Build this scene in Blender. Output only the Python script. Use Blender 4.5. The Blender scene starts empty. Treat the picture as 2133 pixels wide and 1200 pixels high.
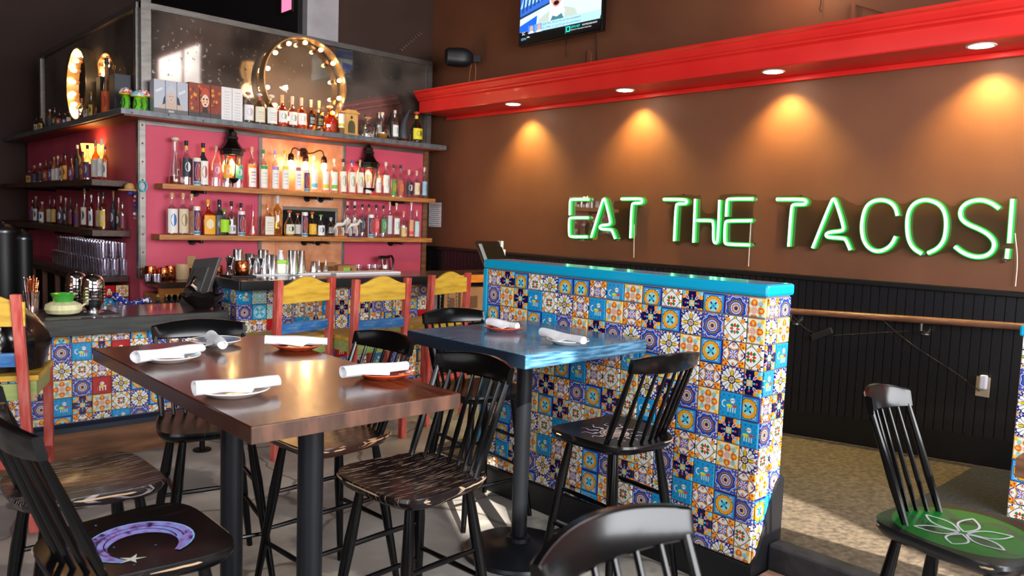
import bpy, bmesh, math, random
from mathutils import Vector, Matrix
R = math.radians
random.seed(7)
scene = bpy.context.scene
COL = scene.collection

# ------------------------------------------------------------------ camera
F_PX, CX, CY = 1610.71, 1066.5, 600.0
CAM_R = Vector((0.7297, -0.6829, 0.0358))      # camera right, in the room's axes
CAM_D = Vector((-0.0326, -0.0871, -0.9957))    # camera down
CAM_F = Vector((0.6830, 0.7253, -0.0858))      # camera forward
CAM_F.normalize(); CAM_R = (CAM_R - CAM_F * CAM_R.dot(CAM_F)).normalized(); CAM_D = CAM_F.cross(CAM_R).normalized()
EYE = Vector((0, 0, 1.5))
cam = bpy.data.cameras.new('camera'); cam.sensor_width = 36.0; cam.lens = 36.0 * F_PX / 2133.0
cam.clip_start = 0.05; cam.clip_end = 60
cam.dof.use_dof = True; cam.dof.focus_distance = 3.4; cam.dof.aperture_fstop = 4.5
cob = bpy.data.objects.new('camera', cam); COL.objects.link(cob)
m3 = Matrix((CAM_R, -CAM_D, -CAM_F)).transposed()
cob.matrix_world = Matrix.Translation(EYE) @ m3.to_4x4()
scene.camera = cob

# ------------------------------------------------------------------ view, world, sun, windows' daylight
scene.view_settings.view_transform = 'Standard'
scene.view_settings.look = 'None'
scene.view_settings.exposure = 0.7
scene.view_settings.gamma = 1.0
scene.view_settings.use_curve_mapping = False
world = bpy.data.worlds.new('world'); scene.world = world; world.use_nodes = True
bg = world.node_tree.nodes['Background']; bg.inputs[0].default_value = (0.80, 0.90, 1.0, 1); bg.inputs[1].default_value = 1.3
def light(name, kind, loc, aim, energy, color, **kw):
    l = bpy.data.lights.new(name, kind); l.energy = energy; l.color = color
    for k, v in kw.items(): setattr(l, k, v)
    o = bpy.data.objects.new(name, l); COL.objects.link(o); o.location = loc
    d = (Vector(aim) - Vector(loc)).normalized()
    o.rotation_euler = d.to_track_quat('-Z', 'Y').to_euler()
    return o
SUN_DIR = Vector((-0.40, -0.78, 0.56)).normalized()
light('sun', 'SUN', (0, -8, 8), Vector((0, -8, 8)) - SUN_DIR, 13.0, (1.0, 0.93, 0.82), angle=R(0.6))
# area lamps added inside the walls, standing in for the windows' daylight
light('street_window_daylight', 'AREA', (2.3, -2.55, 2.0), (2.5, 4.0, 0.7), 470, (0.95, 0.97, 1.0), shape='RECTANGLE', size=4.4, size_y=2.6)
light('side_window_daylight', 'AREA', (-2.15, 1.6, 2.1), (3.0, 3.6, 1.1), 100, (0.90, 0.95, 1.0), shape='RECTANGLE', size=4.4, size_y=2.4)
light('upper_window_daylight', 'AREA', (-2.15, 4.4, 3.55), (4.0, 5.2, 1.6), 12, (0.95, 0.97, 1.0), shape='RECTANGLE', size=2.6, size_y=1.2)  # added fill aimed at the bar; no window stands here

# ------------------------------------------------------------------ pixels of the photograph -> points of the room
def ray(px, py):
    return CAM_R * ((px - CX) / F_PX) + CAM_D * ((py - CY) / F_PX) + CAM_F
def at_x(px, py, X): d = ray(px, py); return EYE + d * (X / d.x)
def at_y(px, py, Y): d = ray(px, py); return EYE + d * (Y / d.y)
def at_z(px, py, Z): d = ray(px, py); return EYE + d * ((Z - 1.5) / d.z)

# ------------------------------------------------------------------ mesh building
class MB:
    def __init__(s): s.v = []; s.f = []
    def add(s, vs, fs):
        n = len(s.v); s.v += [tuple(p) for p in vs]; s.f += [tuple(i + n for i in f) for f in fs]; return s
    def box(s, x0, x1, y0, y1, z0, z1):
        return s.add([(x0,y0,z0),(x1,y0,z0),(x1,y1,z0),(x0,y1,z0),(x0,y0,z1),(x1,y0,z1),(x1,y1,z1),(x0,y1,z1)],
                     [(3,2,1,0),(4,5,6,7),(0,1,5,4),(1,2,6,5),(2,3,7,6),(3,0,4,7)])
    def loft(s, rings, cap=True, closed=True):
        n = len(rings[0]); vs = [p for r in rings for p in r]; fs = []
        for i in range(len(rings) - 1):
            for j in range(n if closed else n - 1):
                k = (j + 1) % n
                fs.append((i*n+j, i*n+k, (i+1)*n+k, (i+1)*n+j))
        if cap and closed:
            fs.append(tuple(reversed(range(n)))); fs.append(tuple((len(rings)-1)*n + j for j in range(n)))
        return s.add(vs, fs)
    def tube(s, pts, rad, seg=8, cap=True):
        pts = [Vector(p) for p in pts]
        rs = rad if isinstance(rad, (list, tuple)) else [rad] * len(pts)
        rings = []; up = None
        for i, p in enumerate(pts):
            a = pts[max(i-1, 0)]; b = pts[min(i+1, len(pts)-1)]
            t = (b - a).normalized()
            if up is None:
                up = Vector((0,0,1)) if abs(t.z) < .9 else Vector((1,0,0))
            u = (up - t * up.dot(t)).normalized(); w = t.cross(u); up = u
            rings.append([p + (u * math.cos(q) + w * math.sin(q)) * rs[i] for q in [2*math.pi*k/seg for k in range(seg)]])
        return s.loft(rings, cap)
    def lathe(s, prof, seg=16, c=(0,0,0), cap=True, sq=0.0, sy=1.0):
        rings = []
        for (r, z) in prof:
            ring = []
            for k in range(seg):
                q = 2*math.pi*(k+.5)/seg
                cx, sx = math.cos(q), math.sin(q)
                if sq:
                    e = (abs(cx)**(2+sq*6) + abs(sx)**(2+sq*6)) ** (-1/(2+sq*6))
                    cx *= e; sx *= e
                ring.append((c[0]+r*cx, c[1]+r*sx*sy, c[2]+z))
            rings.append(ring)
        return s.loft(rings, cap)
    def prism(s, poly, axis, a0, a1):
        """poly of 2-D points extruded along axis ('x': poly=(y,z); 'y': poly=(x,z); 'z': poly=(x,y))"""
        def P(p, a):
            return {'x': (a, p[0], p[1]), 'y': (p[0], a, p[1]), 'z': (p[0], p[1], a)}[axis]
        return s.loft([[P(p, a0) for p in poly], [P(p, a1) for p in poly]])
    def mesh(s, name, smooth=False, fix=True):
        me = bpy.data.meshes.new(name); me.from_pydata(s.v, [], s.f); me.update()
        if fix:
            bm = bmesh.new(); bm.from_mesh(me); bmesh.ops.recalc_face_normals(bm, faces=bm.faces); bm.to_mesh(me); bm.free()
        if smooth:
            for p in me.polygons: p.use_smooth = True
            try: me.set_sharp_from_angle(angle=R(38))
            except Exception: pass
        return me
    def build(s, name, mat, parent=None, loc=None, rot=None, smooth=False, bevel=0.0, kind=None, label=None):
        return obj(name, s.mesh(name, smooth), mat, parent, loc, rot, bevel, kind, label)
def obj(name, me, mat, parent=None, loc=None, rot=None, bevel=0.0, kind=None, label=None):
    if mat is not None and not me.materials: me.materials.append(mat)
    o = bpy.data.objects.new(name, me); COL.objects.link(o)
    if parent is not None: o.parent = parent
    if loc is not None: o.location = loc
    if rot is not None: o.rotation_euler = rot
    if bevel:
        b = o.modifiers.new('bevel', 'BEVEL'); b.width = bevel; b.segments = 2; b.limit_method = 'ANGLE'
    if kind: o['kind'] = kind
    if label: o['label'] = label
    return o
def tag(o, label, cat, group=None):
    o['label'] = label; o['category'] = cat
    if group: o['group'] = group
    return o
def thing(name, label, cat, loc=(0,0,0), rz=0.0, group=None):
    o = bpy.data.objects.new(name, None); COL.objects.link(o); o.empty_display_size = .1
    o.location = loc; o.rotation_euler = (0,0,rz)
    return tag(o, label, cat, group)
def struct(o): o['kind'] = 'structure'; return o
def dup(o, parent=None, swap=None):
    c = o.copy(); COL.objects.link(c); c.parent = parent
    for ch in list(o.children): dup(ch, c)
    return c
ORD = ['first','second','third','fourth','fifth','sixth','seventh','eighth','ninth','tenth','eleventh','twelfth','thirteenth','fourteenth','fifteenth',
       'sixteenth','seventeenth','eighteenth','nineteenth','twentieth','twenty-first','twenty-second','twenty-third','twenty-fourth','twenty-fifth','twenty-sixth',
       'twenty-seventh','twenty-eighth','twenty-ninth','thirtieth','thirty-first','thirty-second','thirty-third','thirty-fourth','thirty-fifth','thirty-sixth']

# ------------------------------------------------------------------ materials
def srgb(h):
    h = h.lstrip('#'); c = [int(h[i:i+2], 16)/255 for i in (0,2,4)]
    return tuple(x/12.92 if x <= .04045 else ((x+.055)/1.055)**2.4 for x in c)
MATS = {}
def mat(name, col, rough=.5, metal=0.0, spec=.5, emit=None, es=0.0, coat=0.0, alpha=1.0, trans=0.0, ior=1.45):
    if name in MATS: return MATS[name]
    m = bpy.data.materials.new(name); m.use_nodes = True
    b = m.node_tree.nodes['Principled BSDF']
    c = srgb(col) if isinstance(col, str) else col
    b.inputs['Base Color'].default_value = (*c, 1); b.inputs['Roughness'].default_value = rough; b.inputs['Metallic'].default_value = metal
    b.inputs['Specular IOR Level'].default_value = spec
    b.inputs['Coat Weight'].default_value = coat; b.inputs['Coat Roughness'].default_value = .08
    b.inputs['Transmission Weight'].default_value = trans; b.inputs['IOR'].default_value = ior
    if emit is not None:
        e = srgb(emit) if isinstance(emit, str) else emit
        b.inputs['Emission Color'].default_value = (*e, 1); b.inputs['Emission Strength'].default_value = es
    MATS[name] = m; return m
def nodes(m): nt = m.node_tree; return nt, nt.nodes, nt.links, nt.nodes['Principled BSDF']
def noisy(name, c1, c2, scale=6.0, rough=.6, stretch=(1,1,1), detail=6, lo=.35, hi=.65, bump=0.0, metal=0.0, spec=.5, coat=0.0, c3=None, rvar=0.0, bscale=None, rot=(0,0,0)):
    m = mat(name, c1, rough, metal, spec, coat=coat)
    nt, N, L, b = nodes(m)
    tc = N.new('ShaderNodeTexCoord'); mp = N.new('ShaderNodeMapping'); mp.inputs['Scale'].default_value = stretch; mp.inputs['Rotation'].default_value = rot
    L.new(tc.outputs['Object'], mp.inputs[0])
    no = N.new('ShaderNodeTexNoise'); no.inputs['Scale'].default_value = scale; no.inputs['Detail'].default_value = detail
    L.new(mp.outputs[0], no.inputs['Vector'])
    cr = N.new('ShaderNodeValToRGB'); L.new(no.outputs['Fac'], cr.inputs[0])
    cr.color_ramp.elements[0].position = lo; cr.color_ramp.elements[1].position = hi
    A = srgb(c1) if isinstance(c1, str) else c1; B = srgb(c2) if isinstance(c2, str) else c2
    cr.color_ramp.elements[0].color = (*A, 1); cr.color_ramp.elements[1].color = (*B, 1)
    if c3:
        e = cr.color_ramp.elements.new((lo+hi)/2); C = srgb(c3) if isinstance(c3, str) else c3; e.color = (*C, 1)
    L.new(cr.outputs[0], b.inputs['Base Color'])
    if rvar:
        mr = N.new('ShaderNodeMapRange'); L.new(no.outputs['Fac'], mr.inputs[0]); mr.inputs[1].default_value = .3; mr.inputs[2].default_value = .7
        mr.inputs[3].default_value = max(0, rough-rvar); mr.inputs[4].default_value = rough+rvar; L.new(mr.outputs[0], b.inputs['Roughness'])
    if bump:
        bp = N.new('ShaderNodeBump'); bp.inputs['Strength'].default_value = bump; bp.inputs['Distance'].default_value = .01
        if bscale:
            n2 = N.new('ShaderNodeTexNoise'); n2.inputs['Scale'].default_value = bscale; L.new(mp.outputs[0], n2.inputs['Vector']); L.new(n2.outputs['Fac'], bp.inputs['Height'])
        else: L.new(no.outputs['Fac'], bp.inputs['Height'])
        L.new(bp.outputs[0], b.inputs['Normal'])
    return m
def clear_glass(name, tint=(1,1,1), refl=.12, rough=.03):
    """thin clear glass: lets light straight through, tinted, with a mirror coat that grows at grazing angles"""
    if name in MATS: return MATS[name]
    m = bpy.data.materials.new(name); m.use_nodes = True; nt = m.node_tree; N = nt.nodes; L = nt.links
    N.remove(N['Principled BSDF']); out = N['Material Output']
    t = N.new('ShaderNodeBsdfTransparent'); t.inputs[0].default_value = (*tint, 1)
    g = N.new('ShaderNodeBsdfGlossy'); g.inputs['Roughness'].default_value = rough; g.inputs[0].default_value = (1,1,1,1)
    lw = N.new('ShaderNodeLayerWeight'); lw.inputs[0].default_value = .35
    mr = N.new('ShaderNodeMapRange'); mr.inputs[3].default_value = refl; mr.inputs[4].default_value = .75; L.new(lw.outputs['Facing'], mr.inputs[0])
    mx = N.new('ShaderNodeMixShader'); L.new(mr.outputs[0], mx.inputs[0]); L.new(t.outputs[0], mx.inputs[1]); L.new(g.outputs[0], mx.inputs[2])
    L.new(mx.outputs[0], out.inputs[0]); MATS[name] = m; return m
def emitter(name, col, es):
    return mat(name, (0,0,0), .5, emit=col, es=es)

# ---- expressions over the tile's own coordinates, compiled to Math nodes
class X:
    def __init__(s, nt, v): s.nt = nt; s.v = v
    def _op(s, op, *o):
        n = s.nt.nodes.new('ShaderNodeMath'); n.operation = op
        for i, q in enumerate((s,) + o):
            q = q.v if isinstance(q, X) else q
            if isinstance(q, (int, float)): n.inputs[i].default_value = q
            else: s.nt.links.new(q, n.inputs[i])
        return X(s.nt, n.outputs[0])
    def __add__(s, o): return s._op('ADD', o)
    __radd__ = __add__
    def __sub__(s, o): return s._op('SUBTRACT', o)
    def __rsub__(s, o): return (s * -1) + o
    def __mul__(s, o): return s._op('MULTIPLY', o)
    __rmul__ = __mul__
    def __lt__(s, o): return s._op('LESS_THAN', o)
    def __gt__(s, o): return s._op('GREATER_THAN', o)
    def __and__(s, o): return s._op('MULTIPLY', o)
    def __or__(s, o): return s._op('MAXIMUM', o)
    def abs(s): return s._op('ABSOLUTE')
    def max(s, o): return s._op('MAXIMUM', o)
    def min(s, o): return s._op('MINIMUM', o)
    def sqrt(s): return s._op('SQRT')
    def cos(s): return s._op('COSINE')
    def sin(s): return s._op('SINE')
    def atan2(s, o): return s._op('ARCTAN2', o)
def hyp(a, b): return (a*a + b*b).sqrt()
def painted(name, fn, rough=.12, coat=.6):
    """a glazed material painted from layers (mask, colour) over (u, v) in -1..1 taken from the UV map"""
    m = mat(name, (.5,.5,.5), rough, coat=coat); nt, N, L, b = nodes(m)
    tc = N.new('ShaderNodeTexCoord'); sp = N.new('ShaderNodeSeparateXYZ'); L.new(tc.outputs['UV'], sp.inputs[0])
    u = X(nt, sp.outputs[0]); v = X(nt, sp.outputs[1])
    layers = fn(u, v); col = layers[0]; cur = None
    for mask, c in layers[1:]:
        mx = N.new('ShaderNodeMix'); mx.data_type = 'RGBA'; L.new(mask.v, mx.inputs[0])
        if cur is None: mx.inputs[6].default_value = (*srgb(col), 1)
        else: L.new(cur, mx.inputs[6])
        mx.inputs[7].default_value = (*srgb(c), 1); cur = mx.outputs[2]
    L.new(cur, b.inputs['Base Color'])
    return m
# ------------------------------------------------------------------ talavera tile paintings
NAVY, SKY, WHITE, ORANGE, YEL, RED, GREEN, BLUE = '#10175e', '#2c9fdc', '#f2efe6', '#f39a14', '#f7c52a', '#d8241c', '#2f7d2a', '#2a51c2'
def pol(u, v): return u.abs(), v.abs(), hyp(u, v), v.atan2(u)
def ell(a, b, ca, cb, ra, rb): 
    p = (a - ca) * (1/ra); q = (b - cb) * (1/rb); return (p*p + q*q) < 1
def diag(a, b): return (a + b) * .7071, (a - b) * .7071
def t_medallion(u, v):
    a, b, r, th = pol(u, v); m = a.max(b); rs = r + (th*12).cos()*.025
    p, q = diag(a, b)
    return [SKY, (m > .88, '#1a2f96'), ((m < .74) & (r > .8) & (((a*31).sin() + (b*27).cos()) > .1), WHITE), ((m < .72) & (r > .8) & (((a*23).cos() * (b*25).sin()) > .35), '#2436a0'),
            (rs < .8, '#1b1a4a'), (rs < .76, '#f2a21a'), ((rs < .50), '#93dcdc'), (ell(p, q, .42, 0, .1, .07), '#f0a59c'), (ell(p, q, .27, 0, .14, .07), '#241a55'),
            (ell(a, b, .42, 0, .06, .05), '#c9e6da'), (r < .2, '#38bfe0'), (r < .07, '#1a8ab0')]
def t_navy(u, v):
    a, b, r, th = pol(u, v); p, q = diag(a, b); mx = a.max(b); mn = a.min(b)
    return ['#0c1250', (ell(p, q, 1.1, 0, .34, .2), '#79cdea'), (ell(mx, mn, .82, .5, .26, .15), '#f5a41c'), (ell(mx, mn, .62, .56, .1, .1), '#f5a41c'), (ell(p, q, .68, 0, .27, .13), '#c9c6da'),
            (ell(p, q, .66, 0, .16, .06), '#cf3f38'), (ell(mx, mn, .6, 0, .09, .09), '#d0483c'), (ell(mx, mn, .38, 0, .1, .08), '#4cc3ee'), (mx < .25, '#f0c25c'), (r < .19, '#b8c8c0'), (r < .1, '#e8d9a0')]
def t_lattice(u, v):
    a, b, r, th = pol(u, v); p, q = diag(a, b); mx = a.max(b); mn = a.min(b)
    k = mx + mn*mn*.35 + mn*.62
    return [WHITE, (((k - .86).abs()) < .035, '#2b2c63'), (ell(p, q, .96, .0, .2, .13), '#f3a01d'), (ell(p, q.abs(), .85, .13, .09, .07), '#f3a01d'), (ell(p, q, .73, 0, .06, .05), '#d46a2a'),
            (ell(mx, mn, .92, .62, .12, .07), '#1d2980'), (ell(mx, mn, .8, .82, .06, .09), '#1d2980'), (ell(mx, mn, .86, 0, .1, .14), '#3f6b3a'), (ell(mx, mn, .86, 0, .07, .07), '#efc930'),
            ((p > .2) & (p < .47) & (q.abs() < .12), '#3b7f2e'), (ell(mx, mn, .27, 0, .17, .085), '#de2b26'), (r < .09, WHITE)]
def t_wheel(u, v):
    a, b, r, th = pol(u, v); p, q = diag(a, b); mx = a.max(b); mn = a.min(b)
    rp = r + (th*16).cos()*.05
    return ['#1f2a86', (((a*19).sin()*(b*19).sin()) > .45, '#dcd8e8'), (mx.min(mn) > .76, '#d9b08a'), (rp < .93, '#232045'), (rp < .9, '#f1eee8'), ((rp < .89) & ((th*16).cos() > .72) & (r > .42), '#77728f'),
            ((mn < .15) & (mx < .72) & (mx > .3), '#51702a'), ((mn < .085) & (mx < .80) & (mx > .3), '#f2c11e'), (ell(mx, mn, .93, 0, .07, .09), '#c03b2c'), (r < .33, '#43203a'), ((r < .24) & ((th*8).cos() > -.3), '#efe9e4'), (r < .1, '#6a3346'), (r < .05, '#e8c040')]
def t_gear(u, v):
    a, b, r, th = pol(u, v); mx = a.max(b); mn = a.min(b); rs = r + (th*8).cos()*.06
    return ['#2c52bd', ((rs > .95) & (((a*21).sin() + (b*21).sin()) > .7), '#f0b27c'), (ell(mx, mn, 1.0, .25, .07, .1), '#e99c6a'), (((rs - .88).abs()) < .03, '#c5d4f3'), (((rs - .78).abs()) < .025, '#16307f'),
            (r + (th*24).cos()*.02 < .68, '#5f4252'), (((r - .58).abs() < .03) & ((th*24).cos() > .2), '#d9b79a'), (r < .5, '#27235c'), (r < .46, '#d4d2ee'), (r < .38, '#6c78c6'), (r + (th*8).cos()*.03 < .29, '#e6b15a'), (r < .15, '#16297c')]
def t_hearts(u, v):
    a, b, r, th = pol(u, v); mx = a.max(b); mn = a.min(b); p, q = diag(a, b)
    rr = mn + (mx - .62)*.25
    return ['#dfe6d6', (mx > .9, '#f0b968'), (ell(p, q, .74, 0, .2, .2), '#9bc4bf'), (ell(p, q, .62, .14, .06, .06), '#4a78b0'), (ell(p, q, 1.08, 0, .15, .15), '#f6c72c'), (ell(mx, rr, .6, 0, .3, .3), '#f2a530'),
            (ell(mx, rr, .6, 0, .25, .24), '#e2541c'), (ell(mx, mn, .62, 0, .15, .13), '#f7b52c'), (ell(mx, mn, .42, 0, .08, .1), '#9d8d90'), ((r < .3), '#e9d6bd'), ((r < .27) & ((th*10).cos() > .35), '#c8432f')]
def t_star(u, v):
    a, b, r, th = pol(u, v); mx = a.max(b); mn = a.min(b); p, q = diag(a, b)
    wav = r * (1 - (th*4).cos()*.13); c = mx - mn*.38
    return [WHITE, (ell(p, q, 1.14, 0, .36, .40), '#f3a327'), (ell(p, q.abs(), 1.02, .16, .1, .08), '#b8352a'), (((wav - .85).abs()) < .045, '#20257a'), (ell(p, q, .84, 0, .07, .1), '#c8452c'),
            (ell(mx, mn, .78, 0, .17, .15), '#2a2c74'), (ell(mx, mn, .78, 0, .14, .12), '#f6e2cc'), (((mx - .78).abs()*.8 + mn) < .09, '#cf2f27'), (c < .40, '#f2a63a'), (c < .31, '#1d247c'), (c < .26, '#e2e2f6'),
            ((c < .25) & ((th*8).cos() > .35) & (r > .08), '#3442a8'), (r < .08, '#d24b3c')]
def t_skeleton(u, v):
    a, b, r, th = pol(u, v); mx = a.max(b)
    bone = ((u > -.3) & (u < .5)) & (v < -.18) & (v > -.55) & (((u*30).sin()) > .1)
    return ['#1e9ad6', ((mx > .62) & (mx < .86) & (((u*13).sin()*(v*13).cos()) > .55), '#0f6fb0'), (((hyp(u + .45, v - .05) - .25).abs() < .05) & (u < -.42), '#d8e4ea'), (bone, '#d9dcd2'), (ell(u, v, -.05, -.08, .26, .15), '#c5d42c'), (ell(u, v, -.12, -.02, .2, .06), '#e6ea54'),
            (ell(u, v, .42, -.04, .2, .1), '#d8402a'), (ell(u, v, .2, .36, .2, .2), '#f2f0ea'), (ell(u, v, .14, .38, .05, .05), '#31343c'), (ell(u, v, .3, .38, .04, .05), '#31343c'), (((v - .3).abs() < .04) & (u < .05) & (u > -.3), '#7a6a4a')]
def t_red(u, v):
    a, b, r, th = pol(u, v)
    return ['#b81d22', (ell(u, v, .02, .22, .22, .2), '#f0ead6'), (ell(u, v, -.05, -.12, .28, .18), '#e6c84a'), (ell(u, v, .3, -.1, .16, .1), '#e9e2cf'), ((v < -.2) & (v > -.6) & (u.abs() < .45) & (((u*22).sin()) > .2), '#eee6d4'), (ell(u, v, -.08, .25, .05, .05), '#5a1414')]
def t_turquoise(u, v):
    a, b, r, th = pol(u, v); m = a.max(b)
    return ['#36b6e4', (m > .9, '#1472a8'), (r < .78, '#d9eff2'), (r < .7, '#3fbfe2'), ((r < .64) & ((th*4).cos() > -.1), '#c9e9ee'), (r < .3, '#35b1d8'), ((r < .2) & ((th*4).cos() > 0), '#e6f4f4')]
def t_pale(u, v):
    a, b, r, th = pol(u, v); m = a.max(b)
    return ['#8fd3da', (m > .9, '#5aaec0'), (((a*15).sin()*(b*15).sin()) > .25, '#d7efe8'), (((a*9).cos()*(b*11).sin()) > .6, '#e29a86'), (ell(a, b, .85, .85, .2, .2), '#eed38a'), (r < .25, '#cfe8e0')]
TILE = {k: painted('glazed_tile_' + n, f) for k, n, f in [('M','medallion',t_medallion),('N','navy_star',t_navy),('L','lattice',t_lattice),('P','wheel',t_wheel),('G','rosette',t_gear),
        ('H','hearts',t_hearts),('Q','star',t_star),('S','skeleton',t_skeleton),('R','red',t_red),('T','turquoise',t_turquoise),('F','pale',t_pale)]}
TILE_MESH = {}
def tile_mesh(k, s, u0, u1, v0, v1):
    """a pillow-edged tile, face towards -y, local origin at the full tile's lower left corner; u, v in 0..1 say which piece of it is left after cutting"""
    key = (k, s, round(u0,2), round(u1,2), round(v0,2), round(v1,2))
    if key in TILE_MESH: return TILE_MESH[key]
    g = .0022; e = .004; d = .008
    x0, x1, z0, z1 = u0*s + g, u1*s - g, v0*s + g, v1*s - g
    vs = [(x0,0,z0),(x1,0,z0),(x1,0,z1),(x0,0,z1),(x0,-d+.002,z0),(x1,-d+.002,z0),(x1,-d+.002,z1),(x0,-d+.002,z1),
          (x0+e,-d,z0+e),(x1-e,-d,z0+e),(x1-e,-d,z1-e),(x0+e,-d,z1-e)]
    fs = [(0,1,5,4),(1,2,6,5),(2,3,7,6),(3,0,4,7),(4,5,9,8),(5,6,10,9),(6,7,11,10),(7,4,8,11),(8,9,10,11)]
    me = bpy.data.meshes.new('tile'); me.from_pydata(vs, [], fs); me.update()
    uv = me.uv_layers.new(name='UVMap')
    for l in me.loops:
        p = vs[l.vertex_index]; uv.data[l.index].uv = (p[0]/s*2-1, p[2]/s*2-1)
    me.materials.append(TILE[k]); TILE_MESH[key] = me
    return me

# ------------------------------------------------------------------ the other materials
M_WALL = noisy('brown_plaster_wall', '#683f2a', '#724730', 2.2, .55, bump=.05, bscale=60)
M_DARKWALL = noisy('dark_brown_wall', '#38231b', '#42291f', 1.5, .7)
M_CEIL = mat('dark_ceiling', '#2a1c18', .8)
M_CONC = noisy('worn_concrete_floor', '#98938c', '#c6c0b8', 3.2, .5, c3='#aea89f', bump=.12, bscale=35, detail=9, rvar=.15)
M_RAMP = noisy('ramp_carpet_concrete', '#463c31', '#6a5d4c', 34, .85, detail=9, bump=.2, bscale=90)
M_MATFLOOR = noisy('dark_floor_mat', '#23242b', '#33353d', 60, .95, bump=.4)
M_WAINS = mat('black_painted_boards', '#17171a', .32, coat=.15)
M_CAPRAIL = mat('black_cap_rail', '#121214', .35)
M_RED = noisy('red_painted_moulding', '#d62320', '#e02c26', 3, .35, spec=.5, coat=.2)
M_REDWALL = noisy('crimson_wall_paint', '#c94a62', '#d3546b', 3, .62)
M_STEEL = noisy('brushed_angle_steel', '#716d69', '#827d78', 8, .38, metal=.75, stretch=(1,1,4))
M_GREYWOOD = noisy('grey_metal_ledge', '#5f6468', '#767b80', 6, .45, metal=.3, stretch=(4,4,1))
M_COPPER = noisy('hammered_copper_sheet', '#cf8258', '#efb294', 5, .38, metal=.35, c3='#e29a72', bump=.25, rvar=.1)
M_COPPERMUG = noisy('copper_mug_metal', '#b4603a', '#cd7c52', 14, .2, metal=1.0, bump=.25, bscale=50)
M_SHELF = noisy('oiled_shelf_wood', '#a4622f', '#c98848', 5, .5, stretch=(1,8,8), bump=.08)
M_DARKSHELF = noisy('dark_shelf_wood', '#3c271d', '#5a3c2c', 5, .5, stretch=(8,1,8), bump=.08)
M_BLACKMETAL = mat('black_iron', '#16161a', .35, metal=.6)
M_BLACK = mat('black_lacquer', '#070708', .19, spec=.3, coat=.05)
M_BLACKSAT = mat('black_satin_steel', '#14161b', .34, metal=.2, spec=.5)
M_RUBBER = mat('black_rubber_base', '#121317', .45)
M_CHROME = mat('chrome', '#d9d9dc', .08, metal=1.0)
M_TIN = noisy('polished_shaker_tin', '#d0d0d2', '#efeff0', 20, .16, metal=1.0)
M_CTOP = noisy('bar_top_dark', '#3a2d2b', '#55403b', 6, .22, stretch=(1,6,1), coat=.5)
M_CEDGE = noisy('bar_edge_charred_wood', '#20211f', '#34352f', 6, .5, stretch=(1,8,8), bump=.1)
M_GROUT = mat('grey_tile_grout', '#7a7480', .85)
M_TURQ = mat('turquoise_gloss_paint', '#06a6d2', .22, coat=.5)
M_BASEWOOD = noisy('brown_base_board', '#5e3b24', '#85593a', 4, .5, stretch=(1,6,6), bump=.08)
M_NAVYTRIM = mat('dark_blue_foot_trim', '#1a2536', .35, coat=.3)
M_TABLE = noisy('walnut_butcher_block', '#3a1c13', '#683821', 5, .22, stretch=(14,1.2,14), coat=.18, c3='#4c2618', detail=5)
M_TABLEEND = noisy('walnut_end_grain', '#3a241b', '#674433', 16, .4, stretch=(1.2,1,.3), coat=.1, c3='#4a3126')
M_BLUETAB = noisy('blue_stained_table_wood', '#24435c', '#5b87a4', 5, .24, stretch=(2,22,22), coat=.3, c3='#38637f')
M_SHEATH = mat('plate_white', '#ece9e4', .12, coat=.6)
M_TERRA = mat('plate_orange', '#d4532a', .12, coat=.6)
M_TERRAIN = mat('plate_inner_brown', '#a13f2a', .12, coat=.6)
M_NAPKIN = noisy('white_linen', '#d6d5d8', '#e2e1e2', 30, .85, bump=.2)
M_GREYPLATE = mat('plate_grey_inner', '#8e97a8', .15, coat=.6)
M_REDPAINT = noisy('distressed_red_paint', '#b43a30', '#d3766a', 7, .45, stretch=(6,6,1), lo=.4, hi=.75)
M_YELPAINT = noisy('distressed_yellow_paint', '#b98f2e', '#dcb23c', 6, .45, stretch=(1,6,6), c3='#cfa33a')
M_BLUEPAINT = noisy('distressed_blue_paint', '#2c5f9c', '#8d9aa0', 9, .45, stretch=(1,6,6), c3='#3c74ac', lo=.4, hi=.7)
M_GREENPAINT = noisy('distressed_green_paint', '#88a85a', '#b3b070', 8, .5, stretch=(1,6,6))
M_CARD = noisy('brown_cardboard', '#a87446', '#b98455', 4, .8)
M_PAPER = mat('paper_white', '#efe9ea', .8)
M_INK = mat('printed_ink', '#3a3236', .8)
M_NEON = emitter('neon_green_sleeve', (0.015, .62, .07), .8)
M_NEONCORE = emitter('neon_green_core', (0.30, 1.0, .42), 2.6)
M_ACRYL = clear_glass('clear_acrylic', (.93,.97,.93), .05, .02)
M_GLASS = clear_glass('clear_bottle_glass', (.92,.93,.93), .16)
M_TUMBLER = clear_glass('tumbler_glass', (.90,.88,.93), .20, .08)
M_BULB = emitter('lit_bulb', (1.0, .66, .30), 22)
M_WARMGLASS = emitter('lit_lantern_glass', (1.0, .58, .22), 3.2)
M_DOWN = emitter('lit_downlight_lens', (1.0, .86, .66), 30)
M_WINDOWGLOW = emitter('daylight_pane', (.93, .97, 1.0), 5.0)
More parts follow.
